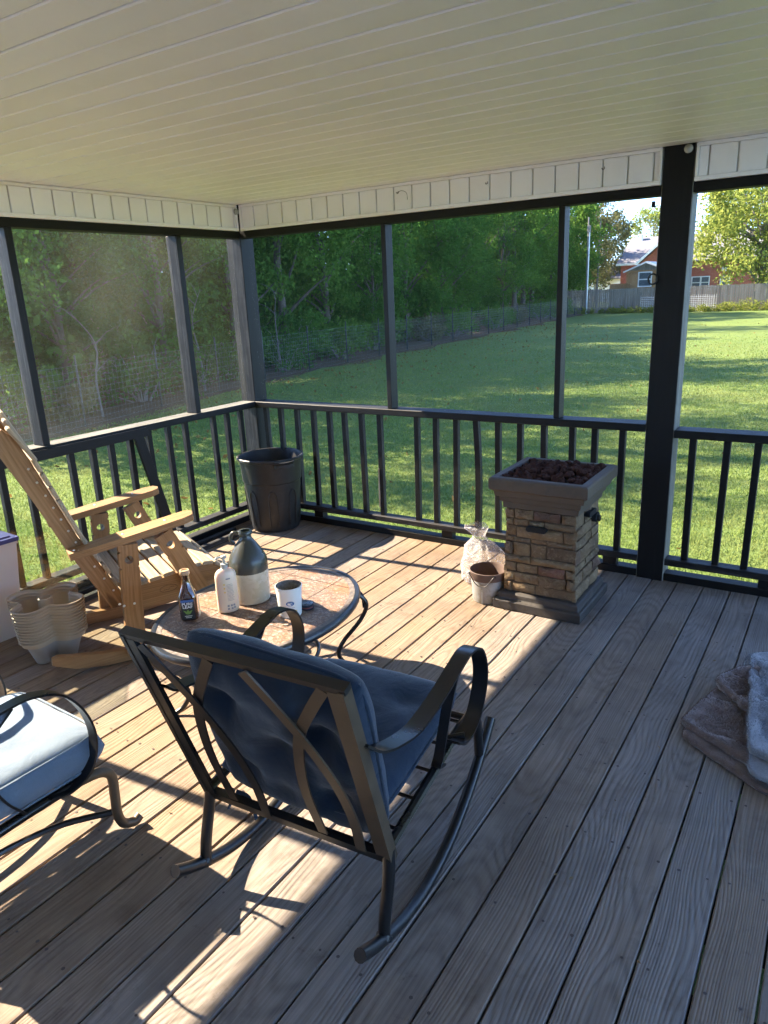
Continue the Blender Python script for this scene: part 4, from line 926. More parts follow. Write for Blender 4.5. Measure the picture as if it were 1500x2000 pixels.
gl = t.n('ShaderNodeBsdfGlossy'); gl.inputs['Roughness'].default_value = .25; co = t.coord('Object'); nz = t.noise(co, 28, 5, .7, 1.0)
bpn = t.n('ShaderNodeBump'); bpn.inputs['Distance'].default_value = .02; bpn.inputs['Strength'].default_value = .8; t.l(nz, bpn.inputs['Height'])
for q in (d, tl, gl): t.l(bpn.outputs[0], q.inputs['Normal'])
m0 = t.n('ShaderNodeMixShader'); m0.inputs[0].default_value = .4; t.l(d.outputs[0], m0.inputs[1]); t.l(tl.outputs[0], m0.inputs[2])
m1 = t.n('ShaderNodeMixShader'); m1.inputs[0].default_value = .12; t.l(m0.outputs[0], m1.inputs[1]); t.l(gl.outputs[0], m1.inputs[2])
m2 = t.n('ShaderNodeMixShader'); t.l(t.mapr(nz, .3, .7, .22, .62), m2.inputs[0]); t.l(tr.outputs[0], m2.inputs[1]); t.l(m1.outputs[0], m2.inputs[2]); t.l(m2.outputs[0], t.out.inputs['Surface']); M['film'] = t.m
mb = MB(); n, V, F = 40, [], []
prof = [(.02, .002), (.13, .0), (.165, .03), (.165, .10), (.150, .17), (.115, .225), (.075, .265), (.045, .29), (.040, .305), (.062, .335), (.080, .365), (.072, .375)]
for j, (r_, z) in enumerate(prof):
    for k in range(n):
        a = 2 * PI * k / n; v = Vector((math.cos(a), math.sin(a), z * 6)); f = 1 + .26 * mnoise.noise(v * 1.6) + .16 * mnoise.noise(v * 4.2) + .10 * mnoise.noise(v * 9)
        lean = (z / .37) ** 1.5
        V.append((r_ * f * math.cos(a) * 1.05 - .10 * lean, r_ * f * math.sin(a) * .85 + .02 * lean, z * (1 + .05 * mnoise.noise(v * 3))))
for j in range(len(prof) - 1): F += [(j * n + k, j * n + (k + 1) % n, (j + 1) * n + (k + 1) % n, (j + 1) * n + k) for k in range(n)]
mb.add(V, F); link('plastic_bag', mb.mesh('plastic_bag', M['film'], 60), None, Matrix.Translation((2.25, -.475, .003)) @ Matrix.Diagonal((.9, .9, .92, 1)), 'crumpled clear plastic bag behind the small pail', 'bag')

# ------------------------------------------------------------------ planters, bin, glass sheet at the left
M['tanpl'] = plain('tan_planter_plastic', (.40, .335, .245), .5, .06, 4, spec=.35); M['greypl'] = plain('grey_planter_plastic', (.27, .265, .245), .55, .06, 4)
def lobe(a, amp=.27, ph=R(20)): return 1 + amp * math.cos(4 * (a - ph)) - .05 * math.cos(8 * (a - ph))
px_, py_ = .655, -2.385; NP = 12
mb = MB(); mb.lathe([(.146, -.004), (.150, .0), (.158, .003), (.165, .007), (.166, .011), (.163, .0125)], 64, shape=lambda a, z: lobe(a, .24), close_bot=False, close_top=False)
mb.lathe([(.163, .0126), (.157, .004), (.150, -.02)], 64, shape=lambda a, z: lobe(a, .24), close_bot=False, close_top=False)
rim_m = mb.mesh('planter', M['tanpl'], 50)
mb = MB(); mb.lathe([(.085, 0), (.098, .004), (.138, .12), (.146, .15)], 64, shape=lambda a, z: lobe(a, .30 - z * .6), close_top=False)
base_m = mb.mesh('planter', M['greypl'], 50)
link('planter', base_m, None, Matrix.Translation((px_, py_, 0)), 'grey four-lobed planter at the bottom of the stack', 'planter', 'stacked four-lobed planters')
for k in range(NP):
    s = 1 + .004 * k
    lb = 'topmost tan four-lobed planter of the stack, open at the top' if k == NP - 1 else 'tan four-lobed planter within the tall stack by the rocker'
    o = link('planter', rim_m, None, Matrix.Translation((px_ + .002 * math.sin(k * 2.1), py_, .136 + k * .0158)) @ Matrix.Diagonal((s, s, 1, 1)), lb, 'planter', 'stacked four-lobed planters')
    if k == NP - 1:
        mb = MB(); mb.lathe([(.160, .0124), (.150, -.02), (.128, -.12), (.12, -.125), (0, -.125)], 64, shape=lambda a, z: lobe(a, .24), close_top=False, close_bot=False); part('inside', mb, M['tanpl'], o, 50)
        mb = MB(); mb.lathe([(.036, -.12), (.034, .008), (.028, .012), (.026, -.02)], 20, close_top=False); part('centre_tube', mb, M['tanpl'], o, 50)
bn = thing('storage_bin', 'white translucent storage bin with blue lid at the left edge', 'bin', (.10, -2.52, 0), R(-4))
M['binw'] = plain('milky_plastic', (.60, .58, .58), .45, .05, 3, spec=.4, **{'Subsurface Weight': .15}); M['binl'] = plain('blue_lid_plastic', (.045, .055, .20), .4)
def bowl(h0, h1, d0, d1, z0, z1):
    return [(-h0, -d0, z0), (h0, -d0, z0), (h0, d0, z0), (-h0, d0, z0), (-h1, -d1, z1), (h1, -d1, z1), (h1, d1, z1), (-h1, d1, z1)]
BQ = [(3, 2, 1, 0), (4, 5, 6, 7), (0, 1, 5, 4), (1, 2, 6, 5), (2, 3, 7, 6), (3, 0, 4, 7)]
mb = MB(); mb.add(bowl(.155, .195, .20, .245, 0, .53), BQ); mb.add(bowl(.20, .20, .25, .25, .531, .545), BQ); tub_ = part('tub', mb, M['binw'], bn)
mb = MB(); mb.add(bowl(.207, .207, .257, .257, .546, .568), BQ); mb.add(bowl(.18, .175, .23, .225, .569, .576), BQ); part('lid', mb, M['binl'], bn)

M['greenglass'] = glassy('green_tinted_glass', (.90, .94, .90), 1.0, .03); M['glassedge'] = plain('green_glass_edge', (.05, .14, .10), .15)
gp = [(-2.95, .004), (-1.755, .004), (-1.70, .26), (-2.215, .68), (-2.62, 1.0), (-2.95, 1.0)]
mb = MB(); V = []
for zz in (0, .008): V += [(.045 - zz + (1.0 - z_) * .05, y_, z_) for y_, z_ in gp]
n = len(gp); mb.add(V, [tuple(range(n)), tuple(range(n, 2 * n))[::-1]] + [(k, n + k, n + (k + 1) % n, (k + 1) % n) for k in range(n)], [0, 0] + [1] * n)
link('glass_sheet', mb.mesh('glass_sheet', [M['greenglass'], M['glassedge']]), label='green-tinted glass sheet leaning on the left railing', cat='glass')

# ------------------------------------------------------------------ folded blankets at the right
M['brownbl'] = plain('mauve_brown_wool', (.155, .105, .088), .95, .3, 25, 1.0, 160, spec=.05, **{'Sheen Weight': .5}); M['greybl'] = plain('blue_grey_wool', (.20, .205, .225), .95, .25, 25, 1.0, 160, spec=.05, **{'Sheen Weight': .5})
def slab(poly, z0, z1, seed, amp=.008, rings=16, rnd=.014, nn=150):
    """soft folded cloth layer: rounded edge, gently uneven"""
    P = [Vector((*p, 0)) for p in poly]; c = sum(P, Vector()) / len(P); loop = []; tot = sum((P[(i + 1) % len(P)] - P[i]).length for i in range(len(P)))
    for i in range(len(P)):
        a, b = P[i], P[(i + 1) % len(P)]; m_ = max(2, int(nn * (b - a).length / tot))
        for k in range(m_): loop.append(a.lerp(b, k / m_))
    n = len(loop)
    for _ in range(3): loop = [(loop[i - 1] + loop[i] * 2 + loop[(i + 1) % n]) / 4 for i in range(n)]
    loop = [p + Vector((mnoise.noise(p * 14 + Vector((seed, 0, 0))), mnoise.noise(p * 14 + Vector((0, seed, 0))), 0)) * .012 + Vector((mnoise.noise(p * 40 + Vector((seed, 0, 0))), mnoise.noise(p * 40 + Vector((0, seed, 0))), 0)) * .004 for p in loop]
    V = []; F = []; h = z1 - z0
    lv = [(-.3, 0.0), (0.15, -.0), (0.0, .25), (-.05, .55), (.12, .85), (.5, 1.0)]
    ringsP = []
    for (ins, t_) in ((.6, 0), (.0, .12), (-.15, .5), (.05, .82), (.5, .98), (1.3, 1.0)):
        ringsP.append([p + (c - p).normalized() * ins * rnd for p in loop] + [z0 + h * t_])
    for rg in ringsP:
        z = rg[-1]
        for p in rg[:-1]: V.append((p.x, p.y, z + (mnoise.noise(Vector((p.x * 9 + seed, p.y * 9, z * 5))) * amp if z > z0 + h * .3 else 0)))
    m_ = len(ringsP)
    for q in np.linspace(.12, .9, rings):
        for p in ringsP[-1][:-1]:
            pp = p.lerp(c, q); V.append((pp.x, pp.y, z1 + mnoise.noise(Vector((pp.x * 9 + seed, pp.y * 9, z1 * 5))) * amp + mnoise.noise(Vector((pp.x * 25, pp.y * 25, seed))) * amp * .35 - .5 * amp * max(0, 1 - 9 * abs(mnoise.noise(Vector((pp.x * 4 + pp.y * 3 + seed, pp.y * 5 - pp.x * 2, seed * 2)))))))
        m_ += 1
    V.append((c.x, c.y, z1)); 
    for j in range(m_ - 1): F += [(j * n + k, j * n + (k + 1) % n, (j + 1) * n + (k + 1) % n, (j + 1) * n + k) for k in range(n)]
    F += [((m_ - 1) * n + k, (m_ - 1) * n + (k + 1) % n, len(V) - 1) for k in range(n)]
    mb = MB(); mb.add(V, F); return mb
def fuzz(poly_mb, count, ln, seed):
    rng = random.Random(seed); mb = MB(); V = poly_mb.v; fs = [f for f in poly_mb.f if len(f) == 4]
    for _ in range(count):
        f = rng.choice(fs); a, b, c, d = [Vector(V[k]) for k in f]; u, v = rng.random(), rng.random(); p = a.lerp(b, u).lerp(d.lerp(c, u), v)
        nn = (b - a).cross(d - a); nn = nn.normalized() if nn.length > 1e-9 else Vector((0, 0, 1))
        dr = (nn + Vector((rng.uniform(-1, 1), rng.uniform(-1, 1), rng.uniform(-.4, .6)))).normalized() * ln * rng.uniform(.4, 1.2); sd_ = dr.orthogonal().normalized() * .0007
        mb.add([p - sd_, p + sd_, p + dr], [(0, 1, 2)])
    return mb
b1 = thing('wool_blanket', 'folded brownish wool blanket under the grey one on the deck', 'blanket', (0, 0, 0))
L1 = slab([(3.600, -1.60), (3.90, -1.80), (4.15, -1.86), (4.2, -1.30), (3.80, -1.05), (3.655, -1.26)], .003, .026, 3, .012)
part('lower_fold', L1, M['brownbl'], b1, 60); part('fuzz', fuzz(L1, 14000, .011, 1), M['brownbl'], b1, kind='stuff')
L2 = slab([(3.585, -1.545), (3.90, -1.735), (4.15, -1.78), (4.2, -1.28), (3.80, -1.04), (3.66, -1.22)], .027, .050, 9, .016)
part('upper_fold', L2, M['brownbl'], b1, 60); part('fuzz', fuzz(L2, 22000, .011, 2), M['brownbl'], b1, kind='stuff')
L3 = slab([(3.66, -1.20), (3.78, -1.36), (3.90, -1.42), (4.0, -1.2), (3.80, -1.02), (3.72, -1.08)], .052, .085, 15, .022)
part('corner_flap', L3, M['brownbl'], b1, 60); part('fuzz', fuzz(L3, 9000, .011, 3), M['brownbl'], b1, kind='stuff')
b2 = thing('wool_blanket', 'folded blue-grey wool blanket on top at the right edge', 'blanket', (0, 0, 0))
G1 = slab([(3.865, -1.80), (4.25, -1.90), (4.4, -1.0), (3.86, -.87), (3.735, -.93), (3.80, -1.20)], .052, .075, 21, .012)
part('lower_fold', G1, M['greybl'], b2, 60); part('fuzz', fuzz(G1, 16000, .012, 4), M['greybl'], b2, kind='stuff')
G2 = slab([(3.845, -1.70), (4.25, -1.82), (4.4, -1.0), (3.88, -.86), (3.755, -.92), (3.795, -1.20)], .076, .108, 27, .024)
part('upper_fold', G2, M['greybl'], b2, 60); part('fuzz', fuzz(G2, 24000, .012, 5), M['greybl'], b2, kind='stuff')

# ------------------------------------------------------------------ trees
M['bark'] = plain('grey_brown_bark', (.075, .062, .048), .9, .3, 6, .8, 25); M['bark_pale'] = plain('pale_bark', (.17, .155, .13), .85, .3, 6, .6, 25)
M['leaf_dark'] = leaf_mat('dark_green_leaf', (.022, .066, .016), (.080, .165, .030), .40); M['leaf_mid'] = leaf_mat('green_leaf', (.038, .100, .018), (.120, .210, .038), .44)
M['leaf_yel'] = leaf_mat('yellowing_leaf', (.105, .165, .032), (.30, .325, .080), .45); M['leaf_olive'] = leaf_mat('olive_leaf', (.060, .075, .030), (.17, .16, .07), .38)
def leaves(centers, radii, per, size, seed, squash=.8, droop=.2):
    """small folded leaf faces scattered round clump centres; returns vertex and face arrays"""
    rng = np.random.default_rng(seed); C = np.repeat(np.array(centers), per, axis=0); RR = np.repeat(np.array(radii), per)
    n = len(C); d = rng.normal(size=(n, 3)); d /= np.linalg.norm(d, axis=1)[:, None]; rad = RR * rng.random(n) ** .45
    P = C + d * rad[:, None] * np.array([1, 1, squash])
    ax = rng.normal(size=(n, 3)); ax[:, 2] -= droop; ax /= np.linalg.norm(ax, axis=1)[:, None]
    sd_ = np.cross(ax, rng.normal(size=(n, 3))); sd_ /= np.linalg.norm(sd_, axis=1)[:, None] + 1e-9
    s = size * rng.uniform(.6, 1.35, n)[:, None]
    V = np.stack([P - ax * s * .5, P + sd_ * s * .30, P + ax * s * .55, P - sd_ * s * .30], axis=1).reshape(-1, 3)
    return V
def quad_mesh(name, V, mat):
    n = len(V) // 4; me = bpy.data.meshes.new(name); me.vertices.add(len(V)); me.vertices.foreach_set('co', V.astype(np.float32).ravel())
    me.loops.add(len(V)); me.loops.foreach_set('vertex_index', np.arange(len(V), dtype=np.int32)); me.polygons.add(n)
    me.polygons.foreach_set('loop_start', np.arange(0, len(V), 4, dtype=np.int32)); me.materials.append(mat); me.update(calc_edges=True); return me
def make_tree(H, cr, cb, nclump, per, lsize, seed, leafm, barkm, tr=.14, nlimb=16, lean=0.0, crad=(.55, 1.0), shell=.5):
    """tapered trunk with limbs reaching the leaf clumps; crown from height cb to H, radius cr"""
    rng = random.Random(seed); mb = MB(); n = 7
    tp = [Vector((lean * (k / n) ** 1.5 * H * .15 + rng.uniform(-.08, .08) * k / n * 2, rng.uniform(-.1, .1) * k / n * 2, H * .93 * k / n)) for k in range(n + 1)]
    mb.tube(tp, [tr * (1 - .86 * k / n) * (1.35 if k == 0 else 1) for k in range(n + 1)], 8)
    cs, rs = [], []; hc = (H + cb) / 2; hh = (H - cb) / 2
    while len(cs) < nclump:
        u = Vector((rng.gauss(0, 1), rng.gauss(0, 1), rng.gauss(0, 1))).normalized() * rng.uniform(shell, 1) ** .6
        z = hc + u.z * hh; k = min(n - 1, max(0, int(z / (H * .93) * n))); q = tp[k]
        wob = 1 + .28 * mnoise.noise(Vector((u.x * 2 + seed, u.y * 2, u.z * 2)))
        cs.append((q.x + u.x * cr * wob, q.y + u.y * cr * wob, z)); rs.append(rng.uniform(*crad))
    for c in rng.sample(cs, min(nlimb, len(cs))):
        z0 = max(.4, c[2] * rng.uniform(.45, .75)); k = z0 / (H * .93) * n; i = min(n - 1, int(k)); a = tp[i].lerp(tp[i + 1], k - i)
        b = Vector(c); m_ = a.lerp(b, .5) + Vector((rng.uniform(-.15, .15), rng.uniform(-.15, .15), rng.uniform(0, .25)))
        r0 = tr * (1 - .8 * z0 / H) * .5; mb.tube(spline([a, m_, b], 3), [r0 * (1 - .85 * q / 6) for q in range(7)], 5)
    return mb.mesh('trunk', barkm, 50), quad_mesh('crown', leaves(cs, rs, per, lsize, seed), leafm)
def put_tree(kind, x, y, s, rz, label, group=None, name='tree', z=GZ):
    th = thing(name, label, 'tree', (x, y, z - .02), rz, group); th.scale = (s, s, s * random.uniform(.94, 1.06))
    link('trunk', kind[0], th); link('crown', kind[1], th); return th
TA_ = make_tree(9.5, 2.5, 1.2, 78, 210, .125, 1, M['leaf_dark'], M['bark'], .13, 18)
TB_ = make_tree(11.0, 2.9, 1.8, 92, 210, .13, 2, M['leaf_mid'], M['bark'], .16, 18)
TC_ = make_tree(8.0, 2.3, .7, 72, 210, .12, 3, M['leaf_dark'], M['bark'], .10, 16)
TD_ = make_tree(12.5, 3.2, 3.0, 90, 200, .15, 4, M['leaf_mid'], M['bark'], .19, 18)
TE_ = make_tree(16.5, 3.3, 4.0, 75, 130, .17, 8, M['leaf_mid'], M['bark'], .2, 22, crad=(.6, 1.1), shell=.2)
LW = 'dense dark green tree in the shaded wood behind the wire fence'
kinds = [TA_, TB_, TC_, TD_]; rr_ = random.Random(3)
y = 3.2; k = 0
while y < 55:
    x = fence_x(y) - rr_.uniform(1.6, 3.0); kd = kinds[(k * 3 + (k // 3)) % 3]
    put_tree(kd, x, y, rr_.uniform(.80, 1.0) if y < 8 else rr_.uniform(.85, 1.12), rr_.uniform(0, 6.28), 'leafy tree in the front row of the wood just behind the wire fence', 'front row of the wood'); y += rr_.uniform(2.3, 3.4) + (1.6 if k % 4 == 2 else 0); k += 1
y = 4.6
while y < 60:
    x = fence_x(y) - rr_.uniform(5.0, 7.5); put_tree(TE_ if (rr_.random() < .5 and y < 34) else kinds[rr_.randrange(3)], x, y, rr_.uniform(.9, 1.15), rr_.uniform(0, 6.28), LW, 'wood behind the fence'); y += rr_.uniform(3.6, 5.6)
y = 6
while y < 62:
    x = fence_x(y) - rr_.uniform(9.5, 14); put_tree([TB_, TE_][(1 if rr_.random() < .3 else 0) if y < 30 else 0], x, y, rr_.uniform(1.0, 1.25), rr_.uniform(0, 6.28), LW, 'wood behind the fence'); y += rr_.uniform(4.5, 6.5)
y = 3.4
while y < 24:
    for dx in (9.0, 13.5, 18.0):
        put_tree([TB_, TC_, TA_][rr_.randrange(3)], fence_x(y) - dx - rr_.uniform(-1, 1), y + dx * .25 + rr_.uniform(-.8, .8), rr_.uniform(1.0, 1.25), rr_.uniform(0, 6.28), LW, 'wood behind the fence')
    y += 3.4
# shrubs under the trees
def make_shrub(h, r_, per, ls, seed, lm):
    rng = random.Random(seed); cs = []; rs = []; mb = MB()
    for _ in range(22):
        a = rng.uniform(0, 6.28); q = r_ * rng.random() ** .5; cs.append((q * math.cos(a), q * math.sin(a), h * rng.uniform(.15, .9))); rs.append(rng.uniform(.22, .42) * h)
    for c in cs[:12]: mb.tube([(c[0] * .15, c[1] * .15, 0), (c[0] * .5, c[1] * .5, c[2] * .6), c], [.018, .011, .004], 5)
    return mb.mesh('stems', M['bark_pale'], 50), quad_mesh('foliage', leaves(cs, rs, per, ls, seed + 50), lm)
SA_, SB_, SY_ = make_shrub(1.5, 1.0, 110, .10, 5, M['leaf_dark']), make_shrub(1.1, .9, 110, .09, 6, M['leaf_mid']), make_shrub(.9, .8, 90, .11, 7, M['leaf_olive'])
def put_shrub(kd, x, y, s, label, group, name='shrub'):
    th = thing(name, label, 'shrub', (x, y, GZ - .01), rr_.uniform(0, 6.28), group); th.scale = (s, s, s); link('stems', kd[0], th); link('foliage', kd[1], th)
y = 3.5
while y < 54:
    put_shrub([SA_, SB_, SA_, SY_][rr_.randrange(4)] if y < 34 else [SY_, SB_][rr_.randrange(2)], fence_x(y) - rr_.uniform(.9, 2.6), y, rr_.uniform(.8, 1.35), 'low shrub in the undergrowth along the wire fence', 'undergrowth along the wire fence'); y += rr_.uniform(1.3, 2.2)
y = 2
while y < 54:
    put_shrub(SA_, fence_x(y) - rr_.uniform(3.5, 12), y, rr_.uniform(1.5, 2.6), 'dark bush deep in the wood behind the wire fence', 'bushes deep in the wood'); y += rr_.uniform(1.2, 2.0)
M['sapling'] = plain('sapling_bark', (.105, .095, .078), .85, .3, 6)
# pale saplings just behind the fence
for k, (y, h_, dx) in enumerate(((5.4, 2.2, .5), (9.3, 2.6, .5), (13.6, 2.6, .7))):
    th = thing('sapling', 'thin pale bare-stemmed sapling just behind the wire fence', 'sapling', (fence_x(y) - dx, y, GZ), rr_.uniform(0, 6), 'pale saplings by the fence')
    mb = MB(); P = spline([(0, 0, 0), (rr_.uniform(-.08, .08), .05, h_ * .35), (rr_.uniform(-.2, .2), rr_.uniform(-.1, .1), h_ * .7), (rr_.uniform(-.4, .4), rr_.uniform(-.2, .2), h_)], 4); mb.tube(P, [.030 - .024 * q / 12 for q in range(13)], 6)
    part('stem', mb, M['sapling'], th, 50); mb = MB()
    for q in (5, 7, 8, 10, 11):
        a = rr_.uniform(0, 6.28); b = P[q]; e = b + Vector((math.cos(a) * .5, math.sin(a) * .5, .35)); mb.tube([b, b.lerp(e, .5) + Vector((0, 0, .06)), e], [.012, .008, .003], 5)
    part('twigs', mb, M['sapling'], th, 50)

# ------------------------------------------------------------------ wire fence along the wood
wf = thing('wire_fence', 'wire mesh garden fence with thin posts along the wood', 'fence')
M['wire'] = plain('dull_wire', (.20, .20, .19), .5, .1, 5, metal=.5); M['tpost'] = plain('dark_t_post', (.035, .040, .035), .7)
fp = []; y = 2.0
while y < 54: fp.append((fence_x(y), y)); y += 2.45
for (x, y) in fp:
    mb = MB(); mb.box(-.016, .016, -.016, .016, 0, 1.42, .003); mb.box(-.03, .03, -.004, .004, .0, .5); part('fence_post', mb, M['tpost'], wf, None, Matrix.Translation((x, y, GZ - .01)))
mb = MB(); Z = [.04 + .118 * k for k in range(11)]
for i in range(len(fp) - 1):
    a, b = fp[i], fp[i + 1]; far = a[1] > 26; wr = .0019 if not far else .003
    for z in Z: mb.tube([(a[0] + .02, a[1], GZ + z), ((a[0] + b[0]) / 2 + .02, (a[1] + b[1]) / 2, GZ + z - .012), (b[0] + .02, b[1], GZ + z)], wr, 3, cap=False)
    m_ = 20 if not far else 10
    for k in range(m_):
        q = k / m_; x_, y_ = a[0] + (b[0] - a[0]) * q + .02, a[1] + (b[1] - a[1]) * q; mb.tube([(x_, y_, GZ + .03), (x_, y_, GZ + 1.22)], wr, 3, cap=False)
part('wire_mesh', mb, M['wire'], wf, kind='stuff')

# ------------------------------------------------------------------ grass blades near the porch
t = NT('grass_blade'); g = t.n('ShaderNodeNewGeometry'); co = t.coord('Object'); nn_ = t.noise(co, .9, 4, .65)
c = t.mix(g.outputs['Random Per Island'], (.125, .195, .045), (.240, .290, .082)); c = t.mix(t.mapr(nn_, .46, .62, 0, .55), c, (.24, .245, .09))
d = t.n('ShaderNodeBsdfDiffuse'); tl = t.n('ShaderNodeBsdfTranslucent'); t.l(c, d.inputs[0]); t.l(c, tl.inputs[0]); m0 = t.n('ShaderNodeMixShader'); m0.inputs[0].default_value = .4
t.l(d.outputs[0], m0.inputs[1]); t.l(tl.outputs[0], m0.inputs[2]); t.l(m0.outputs[0], t.out.inputs['Surface']); M['blade'] = t.m
rng = np.random.default_rng(5); N = 430000
ang = rng.uniform(R(48), R(172), N); rad = 4.6 + 34 * (1 - np.sqrt(1 - rng.random(N))) * rng.random(N) ** .25
gx_, gy_ = 4.0 + rad * np.cos(ang), -4.27 + rad * np.sin(ang)
fx = np.interp(gy_, [-12, 3.7, 12, 20.3, 41.7, 54], [-6.2, -8.6, -10.6, -11.4, -13.3, -14.6])
ok = ((gy_ > .22) | (gx_ < -.2)) & (gx_ > fx + .3) & (gx_ < 9); gx_, gy_, rad = gx_[ok], gy_[ok], rad[ok]; N = len(gx_)
hh = rng.uniform(.018, .045, N) * (1 + rad * .01); a = rng.uniform(0, 6.28, N); wd = .0022 + rad * .00045; ln = hh * rng.uniform(.2, .9, N); b = rng.uniform(0, 6.28, N)
V = np.empty((N, 3, 3)); V[:, 0, 0] = gx_ + wd * np.cos(a); V[:, 0, 1] = gy_ + wd * np.sin(a); V[:, 0, 2] = GZ
V[:, 1, 0] = gx_ - wd * np.cos(a); V[:, 1, 1] = gy_ - wd * np.sin(a); V[:, 1, 2] = GZ
V[:, 2, 0] = gx_ + ln * np.cos(b); V[:, 2, 1] = gy_ + ln * np.sin(b); V[:, 2, 2] = GZ + hh
me = bpy.data.meshes.new('grass_blades'); me.vertices.add(3 * N); me.vertices.foreach_set('co', V.astype(np.float32).ravel()); me.loops.add(3 * N); me.loops.foreach_set('vertex_index', np.arange(3 * N, dtype=np.int32)); me.polygons.add(N)
me.polygons.foreach_set('loop_start', np.arange(0, 3 * N, 3, dtype=np.int32)); me.materials.append(M['blade']); me.update(calc_edges=True)
link('grass_blades', me, label='short mown grass blades of the lawn near the deck', cat='grass', kind='stuff')

# fallen leaves on the lawn
rl = np.random.default_rng(31); n = 900; ly_ = rl.uniform(.5, 40, n); lx_ = np.interp(ly_, [-12, 3.7, 12, 20.3, 41.7, 54], [-6.2, -8.6, -10.6, -11.4, -13.3, -14.6]) + .4 + rl.exponential(3.2, n)
ok = (lx_ < 8); cs = np.stack([lx_, ly_, np.full(n, GZ + .035)], 1)[ok]
link('fallen_leaves', quad_mesh('fallen_leaves', leaves(cs, np.full(len(cs), .01), 1, .085, 32, .3, 0), leaf_mat('brown_fallen_leaf', (.10, .055, .02), (.24, .15, .05), .2)), label='brown fallen leaves strewn over the lawn near the wood', cat='leaves', kind='stuff')

# ------------------------------------------------------------------ far end of the yard: board fence, poles, weeds
FY = 54.2
t = NT('silvered_fence_board'); n = t.noise(t.coord('Object', (6.6, 1, .25)), 1.0, 3, .7); n2 = t.noise(t.coord('Object', (1, 1, 1)), 1.2, 4)
c = t.mix(t.mapr(n, .3, .7), (.115, .095, .072), (.27, .235, .19)); c = t.mix(t.mapr(n2, .4, .7, 0, .35), c, (.20, .19, .17)); t.bsdf(c, .85, n, .3, .01, spec=.2); M['fencewood'] = t.m
bf = thing('board_fence', 'weathered grey vertical board fence across the far end of the lawn', 'fence')
mb = MB(); x = -19.0
while x < 16: mb.box(x, x + .137, FY, FY + .02, GZ + .03, GZ + 1.80 + random.uniform(-.03, .03)); x += .15
part('fence_boards', mb, M['fencewood'], bf, kind='stuff')
for z in (.35, 1.0, 1.6):
    mb = MB(); mb.box(-19, 16, FY + .021, FY + .06, GZ + z, GZ + z + .09); part('fence_rail', mb, M['fencewood'], bf)
for x in np.arange(-19, 16, 2.44):
    mb = MB(); mb.box(x - .05, x + .05, FY + .061, FY + .16, GZ, GZ + 1.82); part('fence_post', mb, M['fencewood'], bf)
M['silver'] = plain('pale_silver_pole', (.50, .52, .53), .35, .1, 2, metal=.4); M['polewood'] = plain('grey_pole_wood', (.20, .19, .175), .8, .2, 2)
po = thing('yard_pole', 'tall two-tone pole standing at the end of the lawn', 'pole', (-14.2, 53.6, GZ))
mb = MB(); mb.tube([(0, 0, 0), (.0, 0, 6.2)], .058, 10); part('lower_tube', mb, M['silver'], po, 40)
mb = MB(); mb.tube([(-.09, .05, 0), (-.11, .05, 7.1)], .06, 10); part('backing_post', mb, M['polewood'], po, 40); mb = MB(); mb.box(-.17, .07, -.075, .11, 6.0, 6.5, .01); part('bracket', mb, M['polewood'], po)
p2 = thing('yard_pole', 'slim pale pole behind the board fence', 'pole', (-15.35, 60, GZ))
mb = MB(); mb.tube([(-.05, 0, 0), (0, 0, 4.0), (.05, 0, 7.4)], [.10, .08, .055], 10); part('shaft', mb, M['bark_pale'], p2, 40)
gm = thing('garden_mesh', 'white wire garden mesh strung before the board fence', 'mesh fence')
M['whitewire'] = plain('white_coated_wire', (.62, .62, .60), .5); mb = MB()
for z in np.arange(.05, 1.22, .13): mb.tube([(-10.1, FY - .6, GZ + z), (-4.9, FY - .6, GZ + z - .05)], .008, 4, cap=False)
for x in np.arange(-10.1, -4.8, .15): mb.tube([(x, FY - .6, GZ), (x, FY - .6, GZ + 1.2)], .007, 4, cap=False)
part('mesh_wires', mb, M['whitewire'], gm, kind='stuff')
for x in (-10.1, -6.2, -4.9): mb = MB(); mb.tube([(x, FY - .58, 0), (x, FY - .58, 1.5)], .02, 6); part('stake', mb, M['tpost'], gm, None, Matrix.Translation((0, 0, GZ)))
mb = MB(); mb.tube([(-2.4, FY - .9, GZ), (-2.38, FY - .9, GZ + 1.3)], .03, 6); link('stake', mb.mesh('stake', M['tpost'], 40), label='thin dark stake in the weeds by the board fence', cat='stake')
rng = np.random.default_rng(9); cs = []; rs = []
for _ in range(260):
    x = rng.uniform(-18.5, 10); h = rng.uniform(.15, .5) * (1.6 if x > -4.5 else 1); cs.append((x, FY - rng.uniform(.15, 1.1), GZ + h * .5)); rs.append(h * .75)
link('weeds', quad_mesh('weeds', leaves(cs, rs, 90, .11, 77, 1.0, -.6), leaf_mat('weed_leaf', (.07, .12, .02), (.26, .27, .06), .4)), label='yellow-green weeds along the foot of the board fence', cat='weeds', kind='stuff')

